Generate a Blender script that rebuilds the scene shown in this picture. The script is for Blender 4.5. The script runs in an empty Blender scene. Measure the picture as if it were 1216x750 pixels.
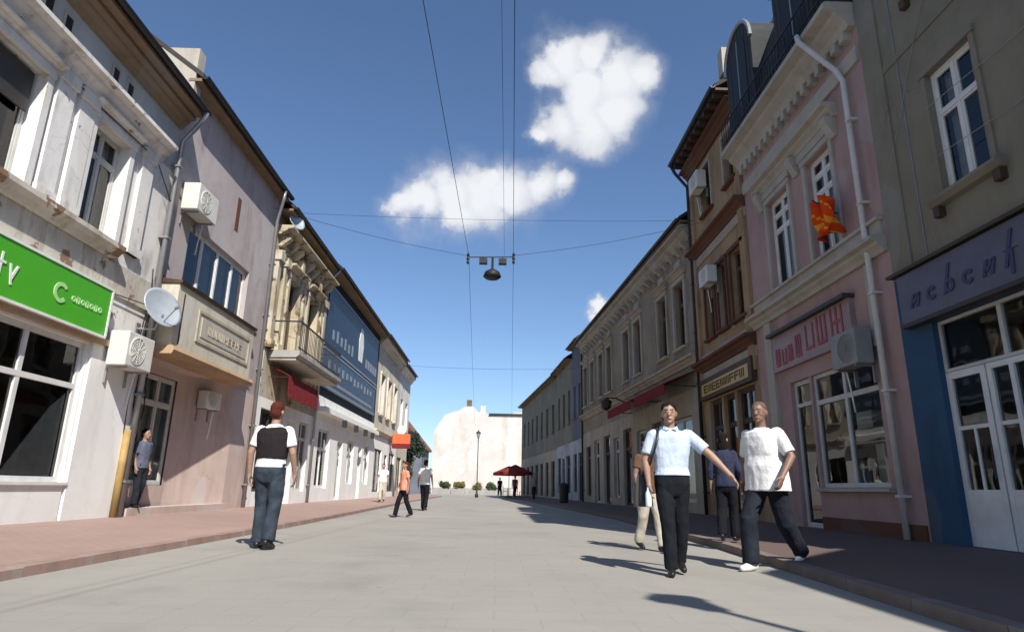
import bpy, bmesh, math, random
from mathutils import Vector, Matrix, noise
R = math.radians
random.seed(7)
SC = bpy.context.scene
COL = SC.collection

# ------------------------------------------------------------------ camera
TILT, ROLL, YAW, HC = R(15.2), R(1.1), R(1.0), 0.82
_f = Vector((math.sin(YAW)*math.cos(TILT), math.cos(YAW)*math.cos(TILT), math.sin(TILT)))
_r0 = Vector((math.cos(YAW), -math.sin(YAW), 0)); _u0 = _r0.cross(_f)
_r = _r0*math.cos(ROLL) + _u0*math.sin(ROLL); _u = -_r0*math.sin(ROLL) + _u0*math.cos(ROLL)
cam = bpy.data.cameras.new('camera'); camo = bpy.data.objects.new('camera', cam); COL.objects.link(camo)
cam.sensor_width = 36; cam.lens = 36*754/1216; cam.clip_start = .05; cam.clip_end = 3000
camo.matrix_world = Matrix(((_r.x,_u.x,-_f.x,0),(_r.y,_u.y,-_f.y,0),(_r.z,_u.z,-_f.z,HC),(0,0,0,1)))
SC.camera = camo

# ------------------------------------------------------------------ sky with fair-weather clouds, sun
LIGHT = Vector((-0.40, 1.0, -1.0)).normalized()          # the way the sunlight travels
TO_SUN = -LIGHT
W = bpy.data.worlds.new('World'); SC.world = W; W.use_nodes = True
W.cycles.sampling_method = 'MANUAL'; W.cycles.sample_map_resolution = 256
nt = W.node_tree; N = nt.nodes; LK = nt.links
bg = N['Background']; bg.inputs[1].default_value = 1.0
sky = N.new('ShaderNodeTexSky'); sky.sky_type = 'NISHITA'; sky.sun_disc = False
sky.sun_elevation = math.asin(TO_SUN.z); sky.sun_rotation = math.atan2(TO_SUN.x, TO_SUN.y)
sky.air_density = 1.0; sky.dust_density = 0.6; sky.ozone_density = 2.2; sky.altitude = 300
SKY_STRENGTH = 0.092
def wm(op, a, b=None, c=None, clamp=False):
    n = N.new('ShaderNodeMath'); n.operation = op; n.use_clamp = clamp
    for i, q in enumerate((a, b, c)):
        if q is None: continue
        if isinstance(q, (int, float)): n.inputs[i].default_value = q
        else: LK.new(q, n.inputs[i])
    return n.outputs[0]
def wv(op, a, b=None, scale=None):
    n = N.new('ShaderNodeVectorMath'); n.operation = op
    for i, q in enumerate((a, b)):
        if q is None: continue
        if isinstance(q, (tuple, Vector)): n.inputs[i].default_value = q
        else: LK.new(q, n.inputs[i])
    if scale is not None: n.inputs['Scale'].default_value = scale
    return n.outputs['Value'] if op in ('DOT_PRODUCT', 'LENGTH', 'DISTANCE') else n.outputs[0]
geo = N.new('ShaderNodeTexCoord').outputs['Generated']
nz1 = N.new('ShaderNodeTexNoise'); nz1.inputs['Scale'].default_value = 9; nz1.inputs['Detail'].default_value = 7; nz1.inputs['Roughness'].default_value = .6
LK.new(geo, nz1.inputs['Vector'])
nz2 = N.new('ShaderNodeTexNoise'); nz2.inputs['Scale'].default_value = 17; nz2.inputs['Detail'].default_value = 7; nz2.inputs['Roughness'].default_value = .56
LK.new(geo, nz2.inputs['Vector'])
warp = wv('SCALE', wv('SUBTRACT', nz1.outputs['Color'], (.5,.5,.5)), scale=.06)
pw = wv('ADD', wv('ADD', geo, warp), wv('SCALE', wv('SUBTRACT', nz2.outputs['Color'], (.5,.5,.5)), scale=.035))
def sky_dir(px, py): return (_f*754 + _r*(px-608) - _u*(py-375)).normalized()
CLOUDS = []                                               # direction, angular radius
for x, y, r in [(500,243,34),(535,236,42),(570,238,42),(605,230,36),(640,220,26),(668,220,16),(545,256,30),(478,246,20),(585,216,20),
                (668,76,34),(650,92,20),(702,68,26),(695,104,38),(735,98,36),(764,92,22),(662,148,30),(700,150,36),(735,132,32),(640,158,16),(690,125,36),
                (712,364,8),(720,370,10),(706,374,9)]:
    CLOUDS.append((sky_dir(x, y), r/754))
for az, el, n in [(75,38,6),(118,55,7),(160,30,7),(205,48,6),(240,25,8),(285,44,6),(322,62,5),(40,24,6)]:    # the rest of the sky
    for i in range(n//2):
        a, e = R(az+random.uniform(-9,9)), R(el+random.uniform(-3,3))
        CLOUDS.append((Vector((math.sin(a)*math.cos(e), math.cos(a)*math.cos(e), math.sin(e))), random.uniform(.03,.07)))
field = None
for d, r in CLOUDS:
    q = wm('SUBTRACT', 1.0, wm('DIVIDE', wv('DISTANCE', pw, d), r*1.22))
    field = q if field is None else wm('SMOOTH_MAX', field, q, .22)
dens = wm('ADD', field, wm('MULTIPLY', wm('SUBTRACT', nz2.outputs['Fac'], .5), 1.3))
mr = N.new('ShaderNodeMapRange'); mr.interpolation_type = 'SMOOTHSTEP'
LK.new(dens, mr.inputs[0]); mr.inputs[1].default_value = .06; mr.inputs[2].default_value = .58; mr.inputs[4].default_value = .95
mr2 = N.new('ShaderNodeMapRange'); LK.new(wm('ADD', wm('MULTIPLY', nz1.outputs['Fac'], .5), wm('MULTIPLY', field, .5)), mr2.inputs[0])
mr2.inputs[1].default_value = .25; mr2.inputs[2].default_value = .62
cmix = N.new('ShaderNodeMix'); cmix.data_type = 'RGBA'; LK.new(mr2.outputs[0], cmix.inputs[0])
cmix.inputs[6].default_value = (.40,.42,.48,1); cmix.inputs[7].default_value = (.66,.67,.69,1)
skm = N.new('ShaderNodeMix'); skm.data_type = 'RGBA'; skm.blend_type = 'MULTIPLY'; skm.inputs[0].default_value = 1
LK.new(sky.outputs[0], skm.inputs[6]); skm.inputs[7].default_value = (SKY_STRENGTH*.90, SKY_STRENGTH*1.0, SKY_STRENGTH*1.12, 1)
mr3 = N.new('ShaderNodeMapRange'); mr3.interpolation_type = 'SMOOTHSTEP'; LK.new(dens, mr3.inputs[0]); mr3.inputs[1].default_value = -.22; mr3.inputs[2].default_value = .45; mr3.inputs[4].default_value = .30   # thin veil round each cloud
cov = wm('MAXIMUM', mr.outputs[0], mr3.outputs[0])
fin = N.new('ShaderNodeMix'); fin.data_type = 'RGBA'; LK.new(cov, fin.inputs[0]); LK.new(skm.outputs[2], fin.inputs[6]); LK.new(cmix.outputs[2], fin.inputs[7])
LK.new(fin.outputs[2], bg.inputs[0])

sun = bpy.data.lights.new('sun', 'SUN'); sun.energy = 5.0; sun.angle = R(.53); sun.color = (1, .95, .87)
suno = bpy.data.objects.new('sun', sun); COL.objects.link(suno)
suno.rotation_euler = LIGHT.to_track_quat('-Z', 'Y').to_euler(); suno.location = TO_SUN*60
vs = SC.view_settings; vs.view_transform = 'Standard'; vs.look = 'None'; vs.exposure = 0.48; vs.gamma = 1
SC.cycles.max_bounces = 6; SC.cycles.diffuse_bounces = 3; SC.cycles.glossy_bounces = 3; SC.cycles.transmission_bounces = 4; SC.cycles.transparent_max_bounces = 12
SC.cycles.caustics_reflective = False; SC.cycles.caustics_refractive = False

# ------------------------------------------------------------------ materials
MATS = {}
def newmat(name):
    m = bpy.data.materials.new(name); m.use_nodes = True; MATS[name] = m
    nt = m.node_tree; b = nt.nodes['Principled BSDF']
    return m, nt, b
def rgba(c): return tuple(c) + (1,)
class NB:
    """small node builder on object coordinates"""
    def __init__(s, nt):
        s.nt = nt; s.tc = nt.nodes.new('ShaderNodeTexCoord').outputs['Object']
    def noise(s, scale, detail=5, rough=.6, stretch=None, off=0):
        v = s.tc
        mp = s.nt.nodes.new('ShaderNodeMapping'); s.nt.links.new(v, mp.inputs[0])
        mp.inputs['Scale'].default_value = stretch or (1,1,1); mp.inputs['Location'].default_value = (off, off*.7, off*.3)
        n = s.nt.nodes.new('ShaderNodeTexNoise'); n.inputs['Scale'].default_value = scale; n.inputs['Detail'].default_value = detail; n.inputs['Roughness'].default_value = rough
        s.nt.links.new(mp.outputs[0], n.inputs['Vector']); return n.outputs['Fac']
    def ramp(s, x, lo, hi, a=0., b=1.):
        n = s.nt.nodes.new('ShaderNodeMapRange'); s.nt.links.new(x, n.inputs[0])
        for i, q in zip((1,2,3,4), (lo,hi,a,b)): n.inputs[i].default_value = q
        return n.outputs[0]
    def mix(s, fac, a, b, blend='MIX'):
        n = s.nt.nodes.new('ShaderNodeMix'); n.data_type = 'RGBA'; n.blend_type = blend
        for i, q in zip((0,6,7), (fac,a,b)):
            if isinstance(q, (int,float)): n.inputs[i].default_value = q
            elif isinstance(q, tuple): n.inputs[i].default_value = rgba(q[:3])
            else: s.nt.links.new(q, n.inputs[i])
        return n.outputs[2]
    def bump(s, h, strength, dist=.02):
        n = s.nt.nodes.new('ShaderNodeBump'); n.inputs['Strength'].default_value = strength; n.inputs['Distance'].default_value = dist
        s.nt.links.new(h, n.inputs['Height']); return n.outputs[0]
def plaster(name, c, var=.18, stain=(.16,.13,.10), st=.45, peel=None, pk=.6, scale=1., bump=.35, rough=.9, off=0, crack=.3):
    m, nt, b = newmat(name); q = NB(nt)
    col = q.mix(q.ramp(q.noise(.7*scale, 6, .62, off=off), .35, .68), tuple(x*(1-var) for x in c), tuple(min(1, x*(1+var*.5)) for x in c))
    col = q.mix(q.ramp(q.noise(2.2*scale, 7, .66, (1.1,1.1,.3), off+3), .50, .74, 0, st), col, stain)
    col = q.mix(q.ramp(q.noise(5*scale, 8, .7, off=off+9), .55, .75, 0, st*.6), col, tuple(x*.55 for x in c))
    if crack:
        vm = nt.nodes.new('ShaderNodeVectorMath'); vm.operation = 'ADD'; nz = nt.nodes.new('ShaderNodeTexNoise'); nz.inputs['Scale'].default_value = 2.5; nz.inputs['Detail'].default_value = 5; nt.links.new(q.tc, nz.inputs['Vector'])
        sc_ = nt.nodes.new('ShaderNodeVectorMath'); sc_.operation = 'SCALE'; sc_.inputs['Scale'].default_value = .5; nt.links.new(nz.outputs['Color'], sc_.inputs[0]); nt.links.new(q.tc, vm.inputs[0]); nt.links.new(sc_.outputs[0], vm.inputs[1])
        vo = nt.nodes.new('ShaderNodeTexVoronoi'); vo.feature = 'DISTANCE_TO_EDGE'; vo.inputs['Scale'].default_value = .75; nt.links.new(vm.outputs[0], vo.inputs['Vector'])
        mm = nt.nodes.new('ShaderNodeMath'); mm.operation = 'MULTIPLY'; nt.links.new(q.ramp(vo.outputs['Distance'], .002, .012, crack, 0), mm.inputs[0]); nt.links.new(q.ramp(q.noise(.8, 3, off=off+7), .57, .66), mm.inputs[1])
        col = q.mix(mm.outputs[0], col, tuple(x*.3 for x in c))
        # old repairs in a slightly different tone
        col = q.mix(q.ramp(q.noise(.55, 2, .4, (1,1,.8), off+21), .60, .615, 0, .35), col, tuple(min(1, x*1.12+.03) for x in (sum(c)/3,)*3))
    h = q.noise(38, 6, .7)
    if peel:
        pf = q.ramp(q.noise(1.5*scale, 9, .68, off=off+5), pk, pk+.025)
        col = q.mix(pf, col, q.mix(q.noise(9, 4), tuple(x*.7 for x in peel), peel))
    nt.links.new(col, b.inputs['Base Color']); b.inputs['Roughness'].default_value = rough; b.inputs['Specular IOR Level'].default_value = .2
    nt.links.new(q.bump(q.mix(.35, h, q.noise(7, 6)), bump, .015), b.inputs['Normal'])
    return m
def paint(name, c, rough=.5, var=.12, metal=0., spec=.4, bump=.1, dirt=.25):
    m, nt, b = newmat(name); q = NB(nt)
    col = q.mix(q.ramp(q.noise(3, 5), .35, .7), tuple(x*(1-var) for x in c), tuple(min(1,x*(1+var*.4)) for x in c))
    col = q.mix(q.ramp(q.noise(6, 7, .68, (1,1,.4)), .52, .78, 0, dirt), col, tuple(x*.4+.02 for x in c))
    nt.links.new(col, b.inputs['Base Color']); b.inputs['Roughness'].default_value = rough; b.inputs['Metallic'].default_value = metal
    b.inputs['Specular IOR Level'].default_value = spec
    nt.links.new(q.bump(q.noise(30, 5), bump, .01), b.inputs['Normal'])
    return m
def fabric(name, c, var=.15, rough=.95):
    m, nt, b = newmat(name); q = NB(nt)
    col = q.mix(q.ramp(q.noise(6, 5), .35, .7), tuple(x*(1-var) for x in c), tuple(min(1,x*(1+var*.4)) for x in c))
    nt.links.new(col, b.inputs['Base Color']); b.inputs['Roughness'].default_value = rough; b.inputs['Specular IOR Level'].default_value = .15
    nt.links.new(q.bump(q.mix(.12, q.noise(7, 3, .5, (1,1,.5)), q.noise(90, 2)), .9, .045), b.inputs['Normal'])
    return m
def glass(name, tint=(.9,.95,.95), trans=.85, rough=.02, ior=1.4):
    m, nt, b = newmat(name); nt.nodes.remove(b); q = NB(nt)
    out = nt.nodes['Material Output']
    tr = nt.nodes.new('ShaderNodeBsdfTransparent'); tr.inputs[0].default_value = rgba(tuple(x*trans for x in tint))
    gl = nt.nodes.new('ShaderNodeBsdfGlossy'); gl.inputs['Roughness'].default_value = rough; gl.inputs[0].default_value = (1,1,1,1)
    nt.links.new(q.bump(q.noise(1.3, 2), .06, .05), gl.inputs['Normal'])
    fr = nt.nodes.new('ShaderNodeFresnel'); fr.inputs[0].default_value = ior
    mx = nt.nodes.new('ShaderNodeMixShader'); nt.links.new(fr.outputs[0], mx.inputs[0]); nt.links.new(tr.outputs[0], mx.inputs[1]); nt.links.new(gl.outputs[0], mx.inputs[2])
    nt.links.new(mx.outputs[0], out.inputs[0]); return m

# facades
plaster('white_plaster', (.76,.74,.70), .12, (.24,.20,.17), .75, peel=(.34,.27,.22), pk=.60)
plaster('white_peeling', (.62,.58,.50), .2, (.20,.14,.10), .8, peel=(.30,.19,.13), pk=.545)
plaster('grey_frieze', (.43,.45,.47), .15, (.20,.18,.16), .5)
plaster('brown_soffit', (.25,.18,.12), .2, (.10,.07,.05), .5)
plaster('white_shop', (.82,.82,.80), .05, (.42,.38,.33), .25)
plaster('lilac_plaster', (.44,.385,.38), .13, (.18,.13,.12), .5, off=4)
plaster('pink_shop_wall', (.54,.43,.39), .12, (.22,.15,.12), .4)
plaster('cream_panel', (.56,.52,.43), .12, (.25,.20,.15), .55)
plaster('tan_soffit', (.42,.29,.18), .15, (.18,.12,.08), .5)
plaster('ornate_cream', (.52,.45,.32), .25, (.12,.09,.06), .9, peel=(.20,.14,.09), pk=.57, off=11)
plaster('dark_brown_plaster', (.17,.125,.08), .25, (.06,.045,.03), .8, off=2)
plaster('cream_far', (.60,.55,.45), .15, (.25,.20,.15), .6, off=8)
plaster('blue_dark_wall', (.04,.05,.07), .15, (.03,.03,.04), .4)
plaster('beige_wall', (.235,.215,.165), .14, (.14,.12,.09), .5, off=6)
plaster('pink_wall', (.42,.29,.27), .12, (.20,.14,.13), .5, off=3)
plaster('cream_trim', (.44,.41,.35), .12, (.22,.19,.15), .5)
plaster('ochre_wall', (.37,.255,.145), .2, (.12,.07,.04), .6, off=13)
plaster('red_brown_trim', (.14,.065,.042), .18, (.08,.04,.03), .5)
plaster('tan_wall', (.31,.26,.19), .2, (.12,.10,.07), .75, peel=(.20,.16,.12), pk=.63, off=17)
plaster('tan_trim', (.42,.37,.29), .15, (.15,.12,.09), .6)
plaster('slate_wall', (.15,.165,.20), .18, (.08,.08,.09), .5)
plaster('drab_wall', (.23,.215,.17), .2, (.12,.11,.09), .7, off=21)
plaster('pale_graffiti', (.42,.45,.48), .3, (.15,.18,.25), .8, off=5)
plaster('far_white', (.60,.57,.53), .14, (.42,.35,.30), .7, scale=.4)
plaster('concrete', (.34,.33,.31), .15, (.16,.15,.14), .5)
plaster('blue_paint_wall', (.036,.09,.17), .2, (.02,.03,.05), .5, bump=.2, rough=.7)
# metals, woods, signs
paint('white_frame', (.72,.72,.70), .5); paint('dull_white_frame', (.55,.55,.52), .6, dirt=.4); paint('brown_frame', (.13,.085,.05), .6)
paint('dark_frame', (.045,.04,.038), .55); paint('grey_metal', (.34,.35,.36), .45, metal=.6); paint('white_pipe', (.60,.59,.56), .5, dirt=.4)
paint('dark_metal', (.035,.035,.037), .5, metal=.3); paint('rust_yellow', (.36,.235,.085), .7, .3, dirt=.6)
paint('ac_white', (.66,.65,.60), .5, dirt=.35); paint('ac_grille', (.10,.10,.10), .6); paint('black', (.012,.012,.013), .6)
paint('sign_green', (.075,.42,.02), .35, .06, dirt=.08); paint('sign_white', (.80,.82,.78), .4, dirt=.1); paint('sign_pale_green', (.42,.72,.30), .4, dirt=.1)
paint('sign_blue', (.018,.032,.065), .4, .15, dirt=.2); paint('sign_blue_light', (.05,.085,.15), .4, .25, dirt=.3); paint('sign_pale', (.24,.28,.34), .5, dirt=.5); paint('ac_grey', (.26,.26,.25), .5, dirt=.5)
paint('sign_lilac', (.115,.112,.155), .45, .15, dirt=.3); paint('letter_purple', (.055,.045,.12), .5); paint('sign_pink', (.34,.24,.24), .5, .2, dirt=.4)
paint('letter_red', (.30,.06,.065), .5); paint('sign_orange', (.62,.13,.05), .5); paint('dish_grey', (.42,.46,.50), .4, metal=.3, dirt=.2)
paint('timber_dark', (.075,.045,.028), .65, .3); paint('gold_letter', (.60,.42,.14), .5)
fabric('awning_red', (.19,.022,.028)); fabric('parasol_red', (.22,.03,.025)); fabric('flag_red', (.72,.07,.012)); fabric('flag_yellow', (.85,.34,.03)); fabric('curtain', (.62,.60,.55)); fabric('banner_blue_white', (.62,.66,.70))
glass('window_glass', trans=.80, ior=1.5); glass('shop_glass', trans=.88, ior=1.5)
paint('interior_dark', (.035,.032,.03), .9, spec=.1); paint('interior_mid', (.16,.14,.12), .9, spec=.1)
paint('goods_warm', (.45,.20,.08), .8); paint('goods_white', (.65,.65,.62), .8); paint('goods_green', (.10,.22,.08), .8); paint('goods_blue', (.08,.14,.3), .8)
plaster('chimney_brick', (.30,.14,.09), .2, (.10,.06,.05), .5, scale=3)
def tiles(name, c, pitch=.22):
    m, nt, b = newmat(name); q = NB(nt)
    w = nt.nodes.new('ShaderNodeTexWave'); w.bands_direction = 'X'; w.inputs['Scale'].default_value = 1/pitch*.5; w.inputs['Distortion'].default_value = .4
    nt.links.new(q.tc, w.inputs[0])
    col = q.mix(q.ramp(q.noise(5, 6), .3, .7), tuple(x*.6 for x in c), c); col = q.mix(q.ramp(w.outputs['Fac'], 0, .5, .5, 0), col, tuple(x*.3 for x in c))
    nt.links.new(col, b.inputs['Base Color']); b.inputs['Roughness'].default_value = .85
    nt.links.new(q.bump(w.outputs['Fac'], .8, .04), b.inputs['Normal']); return m
tiles('roof_tile', (.26,.10,.06)); tiles('roof_dark', (.06,.05,.045)); tiles('slate_dark', (.035,.038,.042), .3)
# paving
def paving(name, c1, c2, joint, bw, bh, mortar=.012, contrast=.5, jf=.6, rough=.8, stain=.35):
    m, nt, b = newmat(name); q = NB(nt)
    br = nt.nodes.new('ShaderNodeTexBrick'); br.inputs['Scale'].default_value = 1
    br.inputs['Brick Width'].default_value = bw; br.inputs['Row Height'].default_value = bh; br.inputs['Mortar Size'].default_value = mortar; br.inputs['Mortar Smooth'].default_value = .4
    br.inputs['Color1'].default_value = rgba(c1); br.inputs['Color2'].default_value = rgba(c2); br.inputs['Mortar'].default_value = rgba(joint); br.inputs['Bias'].default_value = 0
    nt.links.new(q.tc, br.inputs[0])
    avg = tuple((a+b2)/2 for a, b2 in zip(c1, c2))
    col = q.mix(jf, avg, br.outputs['Color'])
    big = q.ramp(q.noise(.35, 6, .6), .35, .68)
    col = q.mix(q.ramp(q.noise(.9, 7, .65, off=3), .5, .72, 0, stain), col, tuple(x*.62 for x in avg))
    col = q.mix(big, q.mix(.14, col, (.05,.06,.05)), col)
    col = q.mix(q.ramp(q.noise(60, 4, .7), .3, .75, 0, .28), col, tuple(x*.55 for x in avg))
    vo = nt.nodes.new('ShaderNodeTexVoronoi'); vo.inputs['Scale'].default_value = 1.6; nt.links.new(q.tc, vo.inputs['Vector'])     # trodden gum and spots
    mm = nt.nodes.new('ShaderNodeMath'); mm.operation = 'MULTIPLY'; nt.links.new(q.ramp(vo.outputs['Distance'], .035, .06, .5, 0), mm.inputs[0]); nt.links.new(q.ramp(q.noise(.5, 3, off=8), .45, .6), mm.inputs[1])
    col = q.mix(mm.outputs[0], col, tuple(x*.4 for x in avg))
    col = q.mix(q.ramp(q.noise(.22, 5, .6, (1,.25,1), 14), .52, .7, 0, .3), col, tuple(min(1,x*1.18) for x in avg))
    nt.links.new(col, b.inputs['Base Color']); b.inputs['Roughness'].default_value = rough; b.inputs['Specular IOR Level'].default_value = .25
    h = q.mix(.5, br.outputs['Fac'], q.noise(45, 5, .7))
    nt.links.new(q.bump(h, -.25, .01), b.inputs['Normal']); return m
paving('street_slabs', (.345,.325,.29), (.315,.30,.27), (.24,.225,.205), .6, .3, .009, jf=.36, stain=.45)
paving('shaded_red_pavers', (.16,.11,.10), (.14,.10,.09), (.10,.08,.07), .2, .1, .008, jf=.7)  # same red pavers for the right side, its shade put into the colour
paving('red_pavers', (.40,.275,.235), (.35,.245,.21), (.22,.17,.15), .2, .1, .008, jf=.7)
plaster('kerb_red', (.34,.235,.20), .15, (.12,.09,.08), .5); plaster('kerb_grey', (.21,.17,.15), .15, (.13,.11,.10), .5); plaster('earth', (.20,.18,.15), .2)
def skinmat(name, c):
    m, nt, b = newmat(name); q = NB(nt)
    nt.links.new(q.mix(q.ramp(q.noise(9, 4), .35, .7), tuple(x*.85 for x in c), c), b.inputs['Base Color']); b.inputs['Roughness'].default_value = .55
    b.inputs['Subsurface Weight'].default_value = .05; b.inputs['Subsurface Scale'].default_value = .02; return m
skinmat('skin_tan', (.35,.21,.15)); skinmat('skin_dark', (.22,.125,.09))
fabric('shirt_pale_blue', (.52,.60,.74)); fabric('shirt_shade_blue', (.11,.12,.17)); fabric('tee_white', (.82,.81,.80)); fabric('vest_black', (.022,.018,.02)); fabric('jeans_blue', (.045,.06,.082), .5); fabric('jeans_dark', (.02,.024,.034), .4); fabric('trousers_black', (.012,.013,.018), .3)
fabric('blouse_navy', (.035,.04,.075)); fabric('top_orange', (.75,.30,.20)); fabric('trousers_stone', (.50,.46,.38)); fabric('top_brown', (.12,.07,.05)); fabric('top_grey', (.25,.26,.28))
fabric('hair_black', (.012,.010,.009)); fabric('hair_red', (.085,.022,.014)); fabric('hair_short', (.13,.08,.06)); paint('shoe_black', (.015,.014,.014), .4); paint('shoe_white', (.75,.74,.72), .6); paint('leather_black', (.02,.018,.018), .4); paint('bottle_plastic', (.62,.72,.80), .2)
paint('eye_dark', (.015,.01,.008), .2); paint('lips', (.22,.085,.065), .5)
def leafmat(name, c):
    m, nt, b = newmat(name); q = NB(nt)
    nt.links.new(q.mix(q.ramp(q.noise(2.5, 4), .3, .7), tuple(x*.5 for x in c), c), b.inputs['Base Color']); b.inputs['Roughness'].default_value = .6; return m
leafmat('leaf_green', (.055,.085,.03)); leafmat('leaf_dark', (.02,.04,.018)); leafmat('leaf_yellow', (.20,.17,.04)); paint('bark', (.09,.065,.045), .9)

# ------------------------------------------------------------------ mesh helpers
def tag(o, label=None, cat=None, group=None, kind=None):
    if label: o['label'] = label
    if cat: o['category'] = cat
    if group: o['group'] = group
    if kind: o['kind'] = kind
    return o
def empty(name, loc=(0,0,0), rz=0.):
    o = bpy.data.objects.new(name, None); COL.objects.link(o); o.location = loc; o.rotation_euler = (0,0,rz); o.empty_display_size = .3; return o
def link_mesh(name, me, parent=None):
    o = bpy.data.objects.new(name, me); COL.objects.link(o); o.parent = parent; return o
class MB:
    def __init__(s): s.v = []; s.f = []; s.m = []
    def poly(s, pts, m=0):
        i = len(s.v); s.v += [tuple(p) for p in pts]; s.f.append(tuple(range(i, i+len(pts)))); s.m.append(m); return s
    def hexa(s, p, m=0):
        i = len(s.v); s.v += [tuple(q) for q in p]
        for a in ((0,3,2,1),(4,5,6,7),(0,1,5,4),(1,2,6,5),(2,3,7,6),(3,0,4,7)): s.f.append(tuple(i+k for k in a)); s.m.append(m)
        return s
    def box(s, x0, x1, y0, y1, z0, z1, m=0):
        if x0 > x1: x0, x1 = x1, x0
        if y0 > y1: y0, y1 = y1, y0
        if z0 > z1: z0, z1 = z1, z0
        return s.hexa([(x0,y0,z0),(x1,y0,z0),(x1,y1,z0),(x0,y1,z0),(x0,y0,z1),(x1,y0,z1),(x1,y1,z1),(x0,y1,z1)], m)
    def prism(s, poly, off, m=0):
        """closed polygon swept by the vector off"""
        off = Vector(off); a = [Vector(p) for p in poly]; n = len(a); i = len(s.v)
        s.v += [tuple(p) for p in a] + [tuple(p+off) for p in a]
        s.f.append(tuple(i+k for k in range(n))); s.f.append(tuple(i+n+k for k in reversed(range(n)))); s.m += [m, m]
        for k in range(n): s.f.append((i+k, i+(k+1)%n, i+n+(k+1)%n, i+n+k)); s.m.append(m)
        return s
    def tube(s, pts, r, n=8, m=0, caps=True):
        P = [Vector(p) for p in pts]; rr = r if isinstance(r, (list, tuple)) else [r]*len(P); base = len(s.v); up = None
        for k, p in enumerate(P):
            t = (P[min(k+1, len(P)-1)] - P[max(k-1, 0)]).normalized()
            if up is None: up = Vector((0,0,1)) if abs(t.z) < .9 else Vector((1,0,0))
            a = t.cross(up).normalized(); b = t.cross(a).normalized(); up = -b if (-b).dot(up) > 0 else b
            for j in range(n):
                q = 2*math.pi*j/n; s.v.append(tuple(p + (a*math.cos(q) + b*math.sin(q))*rr[k]))
        for k in range(len(P)-1):
            for j in range(n):
                s.f.append((base+k*n+j, base+k*n+(j+1)%n, base+(k+1)*n+(j+1)%n, base+(k+1)*n+j)); s.m.append(m)
        if caps:
            s.f.append(tuple(base+j for j in range(n))); s.f.append(tuple(base+(len(P)-1)*n+j for j in reversed(range(n)))); s.m += [m, m]
        return s
    def lathe(s, c, prof, n=16, axis=(0,0,1), m=0):
        ax = Vector(axis).normalized(); c = Vector(c); a = ax.orthogonal().normalized(); b = ax.cross(a); base = len(s.v)
        for r, h in prof:
            for j in range(n):
                q = 2*math.pi*j/n; s.v.append(tuple(c + ax*h + (a*math.cos(q)+b*math.sin(q))*max(r, .0005)))
        for k in range(len(prof)-1):
            for j in range(n):
                s.f.append((base+k*n+j, base+k*n+(j+1)%n, base+(k+1)*n+(j+1)%n, base+(k+1)*n+j)); s.m.append(m)
        s.f.append(tuple(base+j for j in range(n))); s.f.append(tuple(base+(len(prof)-1)*n+j for j in reversed(range(n)))); s.m += [m, m]
        return s
    def mesh(s, name, mats, smooth=False, recalc=True):
        me = bpy.data.meshes.new(name); me.from_pydata(s.v, [], s.f)
        for mt in (mats if isinstance(mats, (list, tuple)) else [mats]): me.materials.append(MATS[mt])
        me.polygons.foreach_set('material_index', s.m)
        if recalc:
            bm = bmesh.new(); bm.from_mesh(me); bmesh.ops.recalc_face_normals(bm, faces=bm.faces); bm.to_mesh(me); bm.free()
        if smooth: me.shade_smooth()
        me.update(); return me
    def build(s, name, mats, parent=None, smooth=False, recalc=True):
        return link_mesh(name, s.mesh(name, mats, smooth, recalc), parent)

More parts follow.
